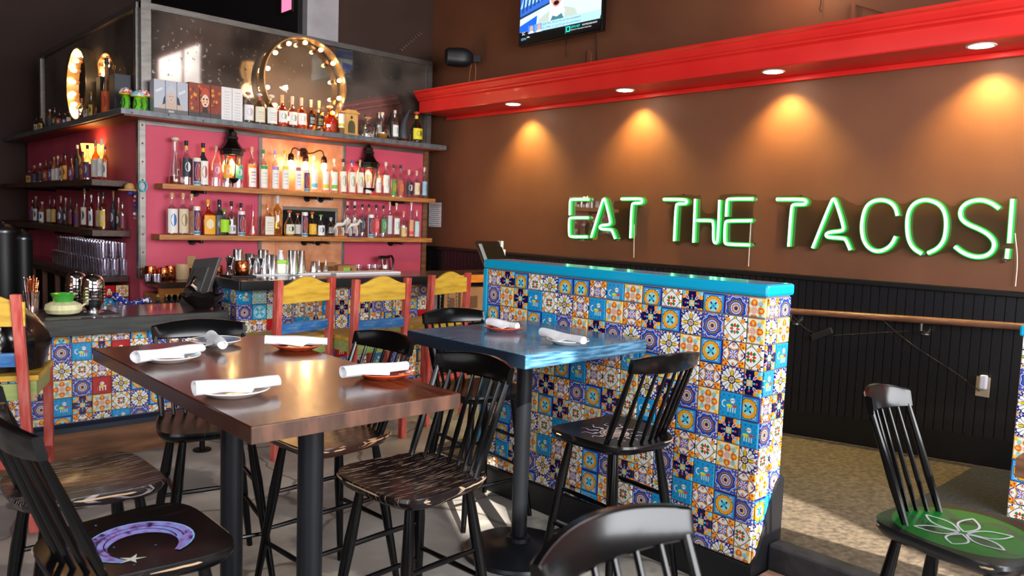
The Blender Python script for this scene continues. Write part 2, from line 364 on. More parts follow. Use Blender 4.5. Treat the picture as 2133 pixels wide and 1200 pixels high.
# smoked antique mirror: dull silver with black spots
M_MIRROR = mat('smoked_mirror', '#63594f', .07, metal=.72)
nt, N_, L_, b_ = nodes(M_MIRROR)
tc_ = N_.new('ShaderNodeTexCoord'); n1 = N_.new('ShaderNodeTexNoise'); n1.inputs['Scale'].default_value = 26; n1.inputs['Detail'].default_value = 8
L_.new(tc_.outputs['Object'], n1.inputs['Vector'])
n2_ = N_.new('ShaderNodeTexNoise'); n2_.inputs['Scale'].default_value = 1.6; L_.new(tc_.outputs['Object'], n2_.inputs['Vector'])
cr_ = N_.new('ShaderNodeValToRGB'); cr_.color_ramp.elements[0].position = .36; cr_.color_ramp.elements[1].position = .6
cr_.color_ramp.elements[0].color = (*srgb('#4a423b'), 1); cr_.color_ramp.elements[1].color = (*srgb('#8d827a'), 1); L_.new(n2_.outputs['Fac'], cr_.inputs[0])
L_.new(cr_.outputs[0], b_.inputs['Base Color'])
mr_ = N_.new('ShaderNodeMapRange'); mr_.inputs[1].default_value = .6; mr_.inputs[2].default_value = .72; mr_.inputs[3].default_value = .04; mr_.inputs[4].default_value = .4
L_.new(n1.outputs['Fac'], mr_.inputs[0]); L_.new(mr_.outputs[0], b_.inputs['Roughness'])
M_CLEARMIR = mat('mirror_silver', '#8c8580', .03, metal=1.0)
# worn black seat: pale scratches along the grain
def worn(name, base, scratch, lo, hi, scale=7.0, stretch=(20, .9, 1)):
    return noisy(name, base, scratch, scale, .27, stretch=stretch, detail=5, lo=lo, hi=hi, coat=.08, spec=.3)
M_SEATBLACK = worn('black_lacquered_seat', '#09080a', '#2a211d', .60, .70)
M_SEATWORN = worn('worn_black_seat', '#150d0f', '#a58c78', .59, .62, 11.0)
M_SEATWORN2 = worn('very_worn_seat', '#1e1617', '#84797a', .555, .60, 12.0, (20, .8, 1))
M_SEATBROWN = worn('worn_brown_seat', '#341d15', '#9a7458', .61, .65, 9.0)
def seat_green(u, v):
    r = hyp(u*1.05, v*.95); w = (u*9 + (v*7).sin()).sin()
    return ['#121316', (r < .86, '#0d7a28'), ((r < .8) & (w > .86), '#3c5a48'), ((r < .5) & (w > .5), '#1c3a2a')]
M_SEATGREEN = painted('green_painted_seat', seat_green, .32, .15)
M_CHIP = mat('bare_wood_edge', '#b99a78', .5)

# worn floor paint: hard-edged darker patches over the pale concrete, and hairline cracks
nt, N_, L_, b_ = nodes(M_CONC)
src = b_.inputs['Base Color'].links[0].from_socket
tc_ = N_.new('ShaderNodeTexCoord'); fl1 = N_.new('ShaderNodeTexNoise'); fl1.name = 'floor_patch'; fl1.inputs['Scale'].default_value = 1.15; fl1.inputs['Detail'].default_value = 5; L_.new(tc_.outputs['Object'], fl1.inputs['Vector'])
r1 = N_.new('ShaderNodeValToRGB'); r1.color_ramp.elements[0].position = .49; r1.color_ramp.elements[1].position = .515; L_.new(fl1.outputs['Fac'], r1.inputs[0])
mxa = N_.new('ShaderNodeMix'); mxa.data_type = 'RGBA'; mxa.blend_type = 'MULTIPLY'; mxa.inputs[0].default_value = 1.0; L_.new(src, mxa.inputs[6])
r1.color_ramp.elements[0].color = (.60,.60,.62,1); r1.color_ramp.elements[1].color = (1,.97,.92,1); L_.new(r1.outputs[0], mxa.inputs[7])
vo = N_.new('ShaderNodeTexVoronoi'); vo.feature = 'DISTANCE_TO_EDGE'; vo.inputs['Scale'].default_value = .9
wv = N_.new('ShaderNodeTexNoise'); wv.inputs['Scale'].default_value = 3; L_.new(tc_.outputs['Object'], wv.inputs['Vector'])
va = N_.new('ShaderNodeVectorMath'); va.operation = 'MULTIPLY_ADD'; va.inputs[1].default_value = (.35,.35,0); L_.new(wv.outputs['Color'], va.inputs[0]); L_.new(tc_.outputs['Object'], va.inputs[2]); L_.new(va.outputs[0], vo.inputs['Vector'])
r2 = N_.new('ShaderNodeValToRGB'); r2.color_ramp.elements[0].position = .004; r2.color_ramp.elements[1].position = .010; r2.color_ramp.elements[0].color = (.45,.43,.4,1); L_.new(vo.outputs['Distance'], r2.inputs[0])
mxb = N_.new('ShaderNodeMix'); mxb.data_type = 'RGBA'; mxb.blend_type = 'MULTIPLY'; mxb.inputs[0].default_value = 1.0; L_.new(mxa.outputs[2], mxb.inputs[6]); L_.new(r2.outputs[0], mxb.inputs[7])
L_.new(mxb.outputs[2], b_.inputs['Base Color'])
# ================================================================== THE ROOM
XW, YW = 5.05, 6.60            # right wall, bar back wall
CEIL = 5.2
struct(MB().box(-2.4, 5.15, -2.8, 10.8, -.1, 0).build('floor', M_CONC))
struct(MB().box(-2.4, 5.15, -2.8, 10.8, CEIL, CEIL+.1).build('ceiling', M_CEIL))
wr = struct(MB().box(XW, XW+.12, -2.8, 7.0, 0, CEIL).build('wall_right', M_WALL))
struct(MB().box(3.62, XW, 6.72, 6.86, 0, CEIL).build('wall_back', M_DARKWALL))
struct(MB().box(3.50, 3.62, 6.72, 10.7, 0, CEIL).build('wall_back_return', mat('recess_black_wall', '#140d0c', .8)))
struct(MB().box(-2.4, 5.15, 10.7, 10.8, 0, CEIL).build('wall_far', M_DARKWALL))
struct(MB().box(-2.4, -2.3, -2.8, 10.7, 0, CEIL).build('wall_left', M_WALL))
# street wall behind the camera, with two openings added and sized to place the sun patches
fw = MB()
for (x0, x1, z0, z1) in [(-2.3,-.52,0,CEIL), (-.52,-.15,0,3.85), (-.52,-.15,4.5,CEIL), (-.15,.62,0,CEIL), (.62,1.42,0,2.45), (.62,1.42,3.7,CEIL), (1.42,5.05,0,CEIL)]:
    fw.box(x0, x1, -2.8, -2.68, z0, z1)
struct(fw.build('wall_street', M_WALL))
# window high on the right wall (the bar mirror shows it)
w1 = struct(MB().box(XW-.03, XW, -1.75, .2, 3.35, 3.43).box(XW-.03, XW, -1.75, .2, 4.2, 4.28).box(XW-.03, XW, -1.83, -1.75, 3.35, 4.28).box(XW-.03, XW, .2, .28, 3.35, 4.28).box(XW-.04, XW, -.57, -.52, 3.43, 4.2).build('window_1', mat('pink_window_trim', '#a8584f', .5)))
for y0, y1 in ((-1.75, -.57), (-.52, .2)):
    MB().box(XW-.015, XW-.005, y0, y1, 3.43, 4.2).build('pane', M_WINDOWGLOW, w1)
# pink-lit window sliver in the far recess above the bar
WZ2 = at_x(590, 26, 3.49).z
w2 = struct(MB().box(3.485, 3.50, 6.80, 7.06, WZ2-.02, WZ2).box(3.485, 3.50, 6.80, 6.815, WZ2, 4.6).box(3.485, 3.50, 7.02, 7.06, WZ2, 4.6).build('window_2', mat('dark_window_trim', '#2a1618', .6)))
MB().box(3.49, 3.496, 6.815, 7.02, WZ2, 4.6).build('pane', emitter('pink_daylight_pane', (1.0, .22, .40), .9), w2)

# ramp floor behind the tiled partition, its kerb, and the mat on it
def ramp_z(y): return max(0.0, min(.20, .187 - .068*(y - 1.25)))
ys = [-2.68, 1.05, 4.0]
ramp = struct(MB().loft([[(x, y, 0) for x, y in ((3.03, y), (XW, y))] + [(XW, y, ramp_z(y)+.001), (3.03, y, ramp_z(y)+.001)] for y in ys]).build('floor_ramp', M_RAMP))
struct(MB().box(2.94, 3.03, -2.6, 1.515, 0, .205).build('trim_kerb', noisy('dark_kerb_steel', '#2b2b2e', '#45444a', 8, .5, metal=.3), bevel=.012))
mat_o = MB().loft([[(x, y, ramp_z(y)+.002) for x, y in ((3.75, y), (4.95, y))] + [(4.95, y, ramp_z(y)+.014), (3.75, y, ramp_z(y)+.014)] for y in (-.4, 1.05, 1.32)]).build('floor_mat', M_MATFLOOR)
tag(mat_o, 'dark charcoal ribbed floor mat lying on the ramp by black wainscot', 'mat')
# wooden platform beside the kerb, planks
deck = struct(MB().box(2.62, 2.935, .2, 1.50, 0, .075).build('floor_platform', M_BASEWOOD))
for k in range(4):
    MB().box(2.62+k*.079, 2.62+k*.079+.075, .2, 1.50, .075, .10).build('plank', noisy('pink_brown_deck_plank', '#8a6250', '#b08772', 5, .45, stretch=(9,1,9)), deck, bevel=.004)

# ---- black bead-board wainscot
WT = 1.175
wain = struct(MB().box(XW-.012, XW, -1.0, 6.70, 0, WT).build('trim_wainscot', mat('wainscot_groove', '#0a0a0c', .6)))
bp = .0535; y = 6.66; bmesh_board = None; k = 0
board = MB().box(-.010, 0, -bp+.006, 0, 0, WT-.17-.0); bme = board.mesh('board')
while y > .85:
    z0 = ramp_z(y) + .17
    o = obj('board', bme, M_WAINS, wain, (XW-.012, y, z0)); o.scale = (1, 1, (WT - z0)/(WT-.17))
    y -= bp
MB().box(XW-.045, XW, -1.0, 6.70, WT, WT+.035).build('cap_rail', M_CAPRAIL, wain, bevel=.008)
struct(MB().loft([[(x, y, ramp_z(y)) for x in (XW-.03, XW-.012)] + [(XW-.012, y, ramp_z(y)+.17), (XW-.03, y, ramp_z(y)+.17)] for y in (-1.0, 1.05, 4.0, 6.7)]).build('baseboard_right', M_CAPRAIL))
# handrail with brackets
hr = thing('handrail', 'brown wooden handrail running along the black wainscot behind the partition', 'handrail', (4.95, 2, .9))
A, B = at_x(1640, 648, 4.95) , at_x(2133, 681, 4.95)
dirv = (B - A)
pts = [A - dirv*1.3, A, B, B + dirv*.5]
off = Vector((4.95, 2, .9))
MB().tube([p - off for p in pts], .021, 10).build('rail', noisy('brown_rail_wood', '#5b3a2a', '#7b5442', 6, .4, stretch=(6,1,6)), hr, smooth=True)
for t in (-.9, .02, .62):
    p = A + dirv*t - off
    MB().tube([p + Vector((0,0,-.02)), p + Vector((0,0,-.06)), p + Vector((.085,0,-.09))], .009, 8).lathe([(.026,-.004),(.026,.004)], 12, (p.x+.083, p.y, p.z-.09)).build('bracket', mat('brushed_nickel', '#a9a29a', .3, metal=1), hr, smooth=True)

# ---- red crown-mould shelf with downlights
BZ = 2.55
prof = [(XW, BZ), (4.685, BZ), (4.68, BZ+.008), (4.68, BZ+.105), (4.672, BZ+.112), (4.655, BZ+.12), (4.652, BZ+.132), (4.64, BZ+.14), (4.625, BZ+.165), (4.62, BZ+.18), (4.60, BZ+.19), (4.60, BZ+.205), (XW, BZ+.205)]
beam = MB().loft([[(p[0], yy, p[1]) for p in prof] for yy in (6.42, -2.6)]).build('trim_1', M_RED)
struct(beam)
MB().box(XW-.03, XW, -2.6, 6.42, BZ-.035, BZ).build('cove_strip', M_RED, beam, bevel=.006)
for i, yy in enumerate((5.18, 3.905, 2.66, 1.432)):
    t = thing('downlight', ['warm recessed downlight in the red beam, nearest the bar corner', 'warm recessed downlight in red beam above the word EAT', 'warm recessed downlight in red beam above the word THE', 'largest warm recessed downlight in red beam, above the word TACOS'][i], 'light', (4.81, yy, BZ), 0, 'recessed downlights in the red beam')
    MB().lathe([(.062,-.004),(.074,-.004),(.076,.0),(.062,.0)], 24, cap=False).build('trim_ring', mat('white_lamp_ring', '#e8ded2', .4), t, smooth=True)
    MB().lathe([(.062,-.003),(.02,-.0035),(.0005,-.0035)], 20).build('lens', M_DOWN, t, smooth=True)
    light('downlight_lamp', 'SPOT', (4.90, yy, BZ-.02), (5.0, yy, 1.4), 64, (1.0, .74, .20), spot_size=R(108), spot_blend=.9, shadow_soft_size=.03).parent = None

# ---- duct over the bar
duct = MB().box(at_y(640,40,6.63).x, at_y(705,40,6.63).x, 6.63, 6.72, 2.9, CEIL).build('ventilation_duct', noisy('galvanised_duct', '#a39da0', '#bdb8bb', 3, .45, metal=.15))
# unseen window frames added round the daylight area lamps, no panes behind them
M_WFRAME = mat('dark_window_frame', '#2b2320', .5)
w3 = struct(MB().box(.04, 4.56, -2.68, -2.62, .62, .70).build('window_3', M_WFRAME))
MB().box(1.42, 4.56, -2.68, -2.62, 3.30, 3.38).build('head_rail', M_WFRAME, w3)
for x_ in (.04, 1.46, 2.9, 4.48): MB().box(x_, x_+.08, -2.68, -2.62, .70, 2.44 if x_ < 1 else 3.30).build('mullion', M_WFRAME, w3)
w4 = struct(MB().box(-2.30, -2.24, -.65, 3.85, .80, .88).build('window_4', M_WFRAME))
MB().box(-2.30, -2.24, -.65, 3.85, 3.32, 3.40).build('head_rail', M_WFRAME, w4)
for y_ in (-.65, .8, 2.3, 3.77): MB().box(-2.30, -2.24, y_, y_+.08, .88, 3.32).build('mullion', M_WFRAME, w4)
# ================================================================== TILED PARTITION
S = .106; XP = 2.824; Y0 = 3.197; Y1 = 1.526; ZR = 1.254
PROWS = ['QNMLPMMQSHMLNMGH', 'GHNSLPQSHQNMPGLH', 'MQHMSGHNGPGPHMQL', 'PGLQNHPGQSMHLQPN', 'NSPLHMSQLHPNGHSM', 'HMQGNQGMNLSQMGNS', 'LPNHMNLHGQNPQLHP', 'QSGPLSNQMHLGNSGQ', 'HMPHSQLMGNQPSQMG', 'PSNGPNQMHLGSPNQL', 'LQHMPGNSQMHPHGPH']
part = struct(MB().box(XP+.009, 3.03, Y1+.009, 3.225, 0, 1.235).build('wall_partition', M_GROUT))
MT = Matrix(((0,1,0),(-1,0,0),(0,0,1)))   # tile face (-y) turned to -x
def put_tile(k, loc, rz, parent, s=S, u0=0, u1=1, v0=0, v1=1):
    return obj('tile', tile_mesh(k, s, u0, u1, v0, v1), None, parent, loc, (0, 0, rz))
for r_, row in enumerate(PROWS):
    for c_, k in enumerate(row):
        v0, v1, u0, u1 = 0, 1, 0, 1
        zb = ZR - S*(r_+1)
        if r_ == 0: v0, v1 = .23, 1; zb = 1.232 - S
        if r_ == 10: v0 = .49
        if c_ == 15: u0 = .24
        # tile's local x runs to the viewer's right, i.e. towards -Y
        yl = Y0 - S*c_
        if c_ == 15: yl = Y1 + S
        put_tile(k, (XP+.008, yl, zb), -math.pi/2, part, S, u0, u1, v0, v1)
SIDE = ['QG', 'PH', 'NS', 'SP', 'QN', 'GL', 'LQ', 'HG', 'MS', 'PN', 'QL']
for r_, row in enumerate(SIDE):
    for c_, k in enumerate(row):
        zb = ZR - S*(r_+1); v0, v1 = 0, 1
        if r_ == 0: v0, v1 = .23, 1; zb = 1.232 - S
        if r_ == 10: v0 = .49
        if c_ == 0: put_tile(k, (XP+.016-.02, Y1+.008, zb), 0, part, S, .2, 1, v0, v1)
        else: put_tile(k, (XP+.016-.02+S, Y1+.008, zb), 0, part, S, 0, .97, v0, v1)
MB().box(XP-.004, 3.042, Y1-.006, 3.235, 1.236, 1.286).build('cap', M_TURQ, part, bevel=.012)
MB().box(XP-.002, 3.036, 3.2005, 3.235, .10, 1.236).build('end_post', M_TURQ, part, bevel=.006)
MB().box(XP-.014, XP+.02, Y1-.004, 3.232, 0, .138).build('skirting', M_RUBBER, part, bevel=.004)
sk = [(XP-.014, 0), (3.045, 0), (3.045, .46), (3.03, .475), (2.99, .45), (2.94, .36), (2.90, .26), (2.86, .17), (XP-.014, .138)]
MB().prism(sk, 'y', Y1-.012, Y1+.0).build('skirting', M_RUBBER, part)

# ================================================================== BAR FRONT
YB = 4.97
bar = thing('bar_counter', 'long tiled bar front with a low left counter and raised right counter', 'bar', (0, YB, 0))
def LB(mb, name, m, **kw):       # bar parts are given in room coordinates
    mb.v = [(a, b - YB, c) for a, b, c in mb.v]; return mb.build(name, m, bar, **kw)
LB(MB().box(-1.4, 2.115, YB+.009, 5.28, 0, .775), 'low_body', M_GROUT)
LB(MB().box(2.172+.009, 3.80, YB+.009, 5.28, 0, 1.0).box(3.80, 3.85, YB+.0, 5.28, 0, 1.0), 'raised_body', M_GROUT)
x0 = at_y(149.5, 733, YB).x; z0 = at_y(149.5, 715.5, YB).z
BROWS = {-1: 'QNPGSLMHLQMSGNHP', 0: 'HLQMNHGSNRLGQPMS', 1: 'GPHNMSPLQHSNMLGH', 2: 'NQHSLNHGRPMQHSNL', 3: 'PGSMQGSNHLPMGLQH', 4: 'MLPHGHMQPSGLNHMP'}
for rr in range(-1, 6):
    row = BROWS.get(rr, 'GSNLQHMPGNLHSQMG')
    for cc in range(-8, 9):
        k = row[(cc + 7) % 16]
        x = x0 + S*cc
        if x + .02 > 2.115 or x < .55: continue
        zb = z0 - S*(rr+1); v0, v1 = 0, 1
        if rr == -1: v0, v1 = .42, 1; zb = z0 - .42*S
        if zb + S < .235: continue
        if zb < .235: v0 = (.235 - zb)/S
        if v0 > .9: continue
        u1 = min(1, (2.115 - x)/S)
        put_tile(k, (x, .008, zb), 0, bar, S, 0, u1, v0, v1)
LB(MB().prism([(YB-.035,.185),(YB+.01,.185),(YB+.01,.232),(YB-.012,.232),(YB-.035,.215)], 'x', -1.4, 2.12), 'foot_trim', M_NAVYTRIM)
LB(MB().box(-1.4, 2.12, YB-.012, YB+.01, 0, .184), 'base_board', M_BASEWOOD)
RROWS = ['SFPSTQHLGNMPSQGSN', 'GTFPLQSNHNGPHMLNM', 'LQRGSNHPMLQMNGRHS', 'MPNHQMLSGHNLPSQNG', 'HGLNPSGRQPHMGNLSQ', 'NSMQHLPGNLSGPHMNL', 'PHGSNMQLHMGNSQLPH', 'SQNLGHMPQSLNHGMSP']
for rr, row in enumerate(RROWS):
    for cc in range(16):
        x = 2.174 + S*cc; zb = .985 - S*(rr+1); u1 = min(1, (3.80 - x)/S)
        if u1 < .1: continue
        put_tile(row[cc], (x, .008, zb), 0, bar, S, 0, u1, max(0, (.15 - zb)/S), 1)
    for cc in range(3):
        zb = .985 - S*(rr+1)
        if zb < .3: continue
        put_tile('PSGLNH'[(cc + rr*2) % 6], (2.18, S*(cc+1), zb), -math.pi/2, bar, S, 0, 1, 0, 1)
LB(MB().box(2.16, 3.85, YB-.012, YB+.01, 0, .15), 'base_board', M_NAVYTRIM)
LB(MB().box(2.155, XW-.06, 5.28, 5.32, .1, 1.0), 'rear_panel', mat('bar_interior_black', '#0b0b0d', .6))
lct = MB().box(-1.4, 2.062, 4.85, 5.42, .800, .860).build('low_worktop', M_CTOP, bevel=.004)
tag(lct, 'dark low bar top with charred wood edge at left, holding bowl', 'counter top')
MB().box(-1.4, 2.064, 4.838, 4.85, .765, .858).build('edge_board', M_CEDGE, lct, bevel=.003)
rct = MB().box(2.155, XW-.06, 4.86, 5.345, 1.006, 1.05).build('raised_worktop', M_CTOP, bevel=.004)
tag(rct, 'dark raised bar top behind the three yellow chairs', 'counter top')
MB().box(2.150, 3.86, 4.846, 4.86, .985, 1.048).build('edge_board', mat('black_bar_edge', '#14161a', .35), rct, bevel=.003)
MB().box(2.138, 2.155, 4.86, 5.345, .985, 1.048).build('edge_board', mat('black_bar_edge', '#14161a', .35), rct, bevel=.003)
MB().box(3.86, XW-.06, 4.846, 4.86, .985, 1.048).build('edge_board', noisy('orange_bar_edge', '#c9701c', '#e08a2a', 5, .4, stretch=(1,8,8)), rct, bevel=.003)
# under the flap of the bar: shelf and cardboard boxes
shelf_u = thing('under_bar_shelf', 'black metal under-bar shelf holding cardboard boxes behind the rightmost yellow chair', 'shelf', (4.4, 5.15, 0))
MB().box(-.5, .58, -.16, .12, .60, .63).box(-.5, .58, -.16, .12, .2, .23).build('shelf_board', M_BLACKMETAL, shelf_u)
for sx in (-.5, .55):
    MB().box(sx, sx+.03, -.16, -.13, 0, 1.0).build('post', M_BLACKMETAL, shelf_u)
def carton(x, y, z, w, d, h, label, rz=0):
    t = thing('cardboard_box', label, 'box', (x, y, z), rz, 'cardboard boxes of the bar')
    MB().box(-w/2, w/2, -d/2, d/2, 0, h).build('carton', M_CARD, t, bevel=.003)
    MB().box(-.02, .02, -d/2-.001, d/2, h, h+.001).build('tape', mat('packing_tape', '#c79a68', .3), t)
    MB().box(-w*.2, w*.25, -d/2-.001, -d/2, h*.4, h*.75).build('print', mat('carton_print', '#6f4a2e', .8), t)
    return t
carton(4.02, 5.10, .63, .15, .2, .29, 'tall narrow brown cardboard box on shelf under the bar flap')
carton(4.24, 5.10, .63, .26, .2, .30, 'wide brown cardboard box printed dark, under the bar flap', .06)
# ================================================================== BACK BAR
XB = 2.08                     # its left corner
bw = struct(MB().box(XB, 4.93, YW, YW+.06, 0, 2.22).build('wall_bar_front', M_REDWALL))
bs = struct(MB().box(XB, XB+.06, YW+.06, 10.5, 0, 2.22).build('wall_bar_side', M_REDWALL))
def steel(parent, *b, name='steel_strip'):
    return MB().box(*b).build(name, M_STEEL, parent, bevel=.002)
post = steel(bw, XB-.008, XB+.045, YW-.012, YW, .93, 2.22, name='corner_strip'); steel(bw, XB-.012, XB, YW-.012, YW+.05, .93, 2.22, name='corner_strip')
M_RIVET = mat('rust_rivet', '#7a4a34', .5, metal=.5)
rv = MB().lathe([(.008,0),(.007,.004),(.001,.006)], 8).mesh('rivet', True)
for k in range(9): obj('rivet', rv, M_RIVET, bw, (XB+.02, YW-.012, 1.0+k*.145), (math.pi/2,0,0))
steel(bw, XB+.045, 4.9, YW-.008, YW, 2.165, 2.215)
MB().box(4.875, 4.93, YW-.02, YW, .93, 2.2).build('brown_end_strip', M_BASEWOOD, bw)
xc0, xc1 = at_y(541, 400, YW).x, at_y(715, 400, YW).x
for xx in (xc0, xc1): steel(bw, xx-.015, xx+.015, YW-.014, YW, .93, 2.165)
# copper sheets around the bottle niche
nx0, nx1 = at_y(588, 445, YW).x, at_y(702, 445, YW).x
nz1, nz0 = at_y(640, 432, YW).z, 1.30
xm = at_y(574, 540, YW).x
for (a0, a1, c0, c1) in [(xc0+.015, nx0, nz0, nz1), (nx1, xc1-.015, nz0, nz1), (xc0+.015, xc1-.015, nz1, 2.16), (xc0+.015, xm-.004, .93, nz0), (xm, xc1-.015, .93, nz0)]:
    MB().box(a0, a1, YW-.008, YW, c0, c1).build('copper_sheet', M_COPPER, bw, bevel=.002)
steel(bw, nx0, nx1, YW-.016, YW-.001, nz1-.03, nz1); steel(bw, nx1-.025, nx1, YW-.016, YW-.001, nz0, nz1-.03)
MB().box(nx0, nx1-.025, YW-.006, YW-.001, nz0, nz1-.03).build('niche_backing', mat('niche_black', '#060607', .8), bw)  # flat black panel: the dark of the open niche put in as colour
# ledge over both faces
ledge = MB().box(1.872, 4.985, 6.35, 6.62, 2.205, 2.25).box(1.872, 2.10, 6.62, 10.6, 2.205, 2.25).build('display_ledge', M_GREYWOOD, bevel=.003)
tag(ledge, 'grey metal-edged ledge above the shelves holding boxes and bottles', 'ledge')
MB().box(1.90, 4.95, 6.365, 6.60, 2.196, 2.205).box(1.90, 2.09, 6.60, 10.0, 2.196, 2.205).build('underside', noisy('orange_brown_underside', '#7c3a22', '#8c4526', 4, .5), ledge)
for k in range(12): obj('rivet', rv, M_RIVET, ledge, (1.95+k*.27, 6.35, 2.228 + (.008 if k % 2 else -.008)), (math.pi/2,0,0))
# mirror screens in their frames
FZ0, FZ1 = 2.25, 3.11
fr = thing('mirror_screen', 'smoked antique mirror in steel frame above the front of the bar', 'mirror', (XB, 6.57, FZ0))
def FB(b, name, m): return MB().box(*[b[i] - (XB, XB, 6.57, 6.57, FZ0, FZ0)[i] for i in range(6)]).build(name, m, fr)
FB((XB, 4.93, 6.55, 6.60, FZ1-.045, FZ1), 'top_rail', M_STEEL); FB((XB, 4.93, 6.55, 6.60, FZ0, FZ0+.03), 'bottom_rail', M_STEEL)
FB((XB, XB+.075, 6.545, 6.60, FZ0+.03, 3.14), 'stile', M_STEEL); FB((4.875, 4.93, 6.55, 6.60, FZ0+.03, FZ1-.045), 'stile', M_STEEL)
FB((XB+.075, 4.875, 6.572, 6.585, FZ0+.03, FZ1-.045), 'mirror_pane', M_MIRROR)
fs_ = thing('mirror_screen', 'smoked mirror in steel frame above the left side of the bar', 'mirror', (XB, 6.6, FZ0))
def FS(b, name, m): return MB().box(*[b[i] - (XB, XB, 6.6, 6.6, FZ0, FZ0)[i] for i in range(6)]).build(name, m, fs_)
FS((XB-.02, XB+.03, 6.6, 9.8, FZ1-.045, FZ1), 'top_rail', M_STEEL); FS((XB-.02, XB+.03, 6.61, 9.8, FZ0, FZ0+.03), 'bottom_rail', M_STEEL)
FS((XB-.02, XB+.03, 6.61, 6.67, FZ0+.03, FZ1-.045), 'stile', M_STEEL); FS((XB-.02, XB+.03, 9.73, 9.8, FZ0+.03, FZ1-.045), 'stile', M_STEEL)
FS((XB+.0, XB+.012, 6.67, 9.73, FZ0+.03, FZ1-.045), 'mirror_pane', M_MIRROR)
# wooden shelves on iron pipe brackets
Z1, Z2 = 1.702, 1.296
def wood_shelf(label, x0, x1, z):
    t = thing('bottle_shelf', label, 'shelf', (x0, 6.40, z), 0, 'wooden shelves on the front of the bar wall')
    L = x1 - x0
    cut = 1.43
    MB().prism([(0,0),(.05,-.0),(cut,0),(cut,.20),(0,.20)], 'z', -.042, 0).build('board', M_SHELF, t, bevel=.003)
    MB().box(cut+.003, L, 0, .20, -.042, 0).build('board', M_SHELF, t, bevel=.003)
    for bx in (.33, cut-.07, cut+.07, L-.38):
        MB().tube([(bx,.0,-.056),(bx,.2,-.056)], .011, 8).lathe([(.016,-.012),(.016,.012)], 10, (bx,.0,-.056)).build('pipe', M_BLACKMETAL, t, smooth=True)
        MB().add([], []).lathe([(.035,0),(.035,.008)], 14).build('flange', M_BLACKMETAL, t, (bx,.199,-.056), (math.pi/2,0,0), smooth=True)
    return t
wood_shelf('upper orange wooden bottle shelf on pipe brackets across the crimson wall', 2.19, 4.90, Z1)
wood_shelf('lower orange wooden bottle shelf on pipe brackets across the crimson wall', 2.165, 4.87, Z2)
for z, n, lo in ((Z1+.015, 'upper', 10.4), (Z2+.015, 'lower', 10.4)):
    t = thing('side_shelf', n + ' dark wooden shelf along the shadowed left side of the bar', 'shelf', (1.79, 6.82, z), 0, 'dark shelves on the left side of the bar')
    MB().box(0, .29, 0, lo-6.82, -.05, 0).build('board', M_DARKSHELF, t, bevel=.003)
    for by in (.25, 1.2, 2.4):
        MB().tube([(.0,by,-.064),(.29,by,-.064)], .012, 8).build('pipe', M_BLACKMETAL, t, smooth=True)
# back counters
bc = thing('back_counter', 'dark back counter under the crimson wall with orange wood edge', 'counter', (2.10, 6.2, 0))
MB().box(0, 2.83, 0, .375, .885, .93).build('worktop', M_CTOP, bc, bevel=.004)
MB().box(0, 2.83, .02, .05, .83, .884).build('edge', noisy('orange_counter_wood', '#b5672c', '#cf8440', 4, .45, stretch=(1,8,8)), bc)
for px_ in (0, .95, 1.9): MB().box(px_, px_+.04, .02, .37, 0, .83).build('post', M_SHELF, bc)
MB().box(.04, 2.83, .30, .34, .05, .83).build('cooler_front', mat('cooler_steel', '#4a4c4e', .3, metal=.7), bc)
sc_ = thing('side_counter', 'dark glass-rack counter along the shadowed left side of the bar', 'counter', (1.86, 6.86, 0))
MB().box(0, .215, 0, 3.1, .885, .93).build('worktop', M_CTOP, sc_, bevel=.004)
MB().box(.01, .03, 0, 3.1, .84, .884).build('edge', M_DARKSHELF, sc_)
for k in range(7):
    MB().box(.01, .05, .0+k*.5, .04+k*.5, 0, .84).build('post', noisy('brown_rack_post', '#5a3420', '#71452a', 4, .5), sc_)
MB().box(.16, .2, .04, 3.1, 0, .84).build('rack_back', mat('rack_black', '#0c0b0c', .7), sc_)
for i, (k, xx, zz) in enumerate([('R', 1.868, .76), ('H', 1.97, .76), ('S', 1.868, .655), ('G', 1.97, .655)]):
    put_tile(k, (xx-1.86, -.002, zz), 0, sc_, .10)
MB().tube([(.03,1.0,.45),(.03,1.2,.83)], .004).build('strap', mat('green_plastic', '#1f8a50', .4), sc_)
# ================================================================== TABLES
def slab(mb_w, mb_d, t): return MB().box(-mb_w/2, mb_w/2, -mb_d/2, mb_d/2, -t, 0)
bt = thing('dining_table', 'large walnut butcher-block table on black poles, set with rolled napkins', 'table', (1.094, 2.335, 0))
# top made of glued staves with a proud rim of end grain towards the viewer
TW, TD = .625, 1.27; TB = .956
nst = 9
for k in range(nst):
    x0_, x1_ = -TW/2 + TW*k/nst, -TW/2 + TW*(k+1)/nst
    MB().box(x0_, x1_ - .0004, -TD/2+.001, TD/2, TB, 1.0).build('stave', M_TABLE, bt, (0,0,0))
MB().box(-TW/2-.002, TW/2+.002, -TD/2-.003, -TD/2+.001, TB+.001, .998).build('end_grain', M_TABLEEND, bt, bevel=.001)
MB().box(-TW/2-.004, -TW/2, -TD/2-.003, TD/2+.002, TB+.001, .998).build('edge', mat('dark_walnut_edge', '#331a12', .3, coat=.3), bt, bevel=.0015)
MB().box(TW/2, TW/2+.004, -TD/2-.003, TD/2+.002, TB+.001, .998).build('edge', mat('dark_walnut_edge', '#331a12', .3, coat=.3), bt, bevel=.0015)
for yy in (-.345, .20):
    MB().lathe([(.037,.02),(.037,.95)], 24, (0, yy, 0)).build('leg', M_BLACKSAT, bt, smooth=True)
    MB().box(-.12, .12, yy-.12, yy+.12, .944, .956).build('mounting_plate', M_BLACKMETAL, bt)
    MB().lathe([(.26,0),(.26,.012),(.22,.02),(.06,.035),(.05,.05),(.038,.055)], 32, (0, yy, 0)).build('base', M_BLACKSAT, bt, smooth=True)
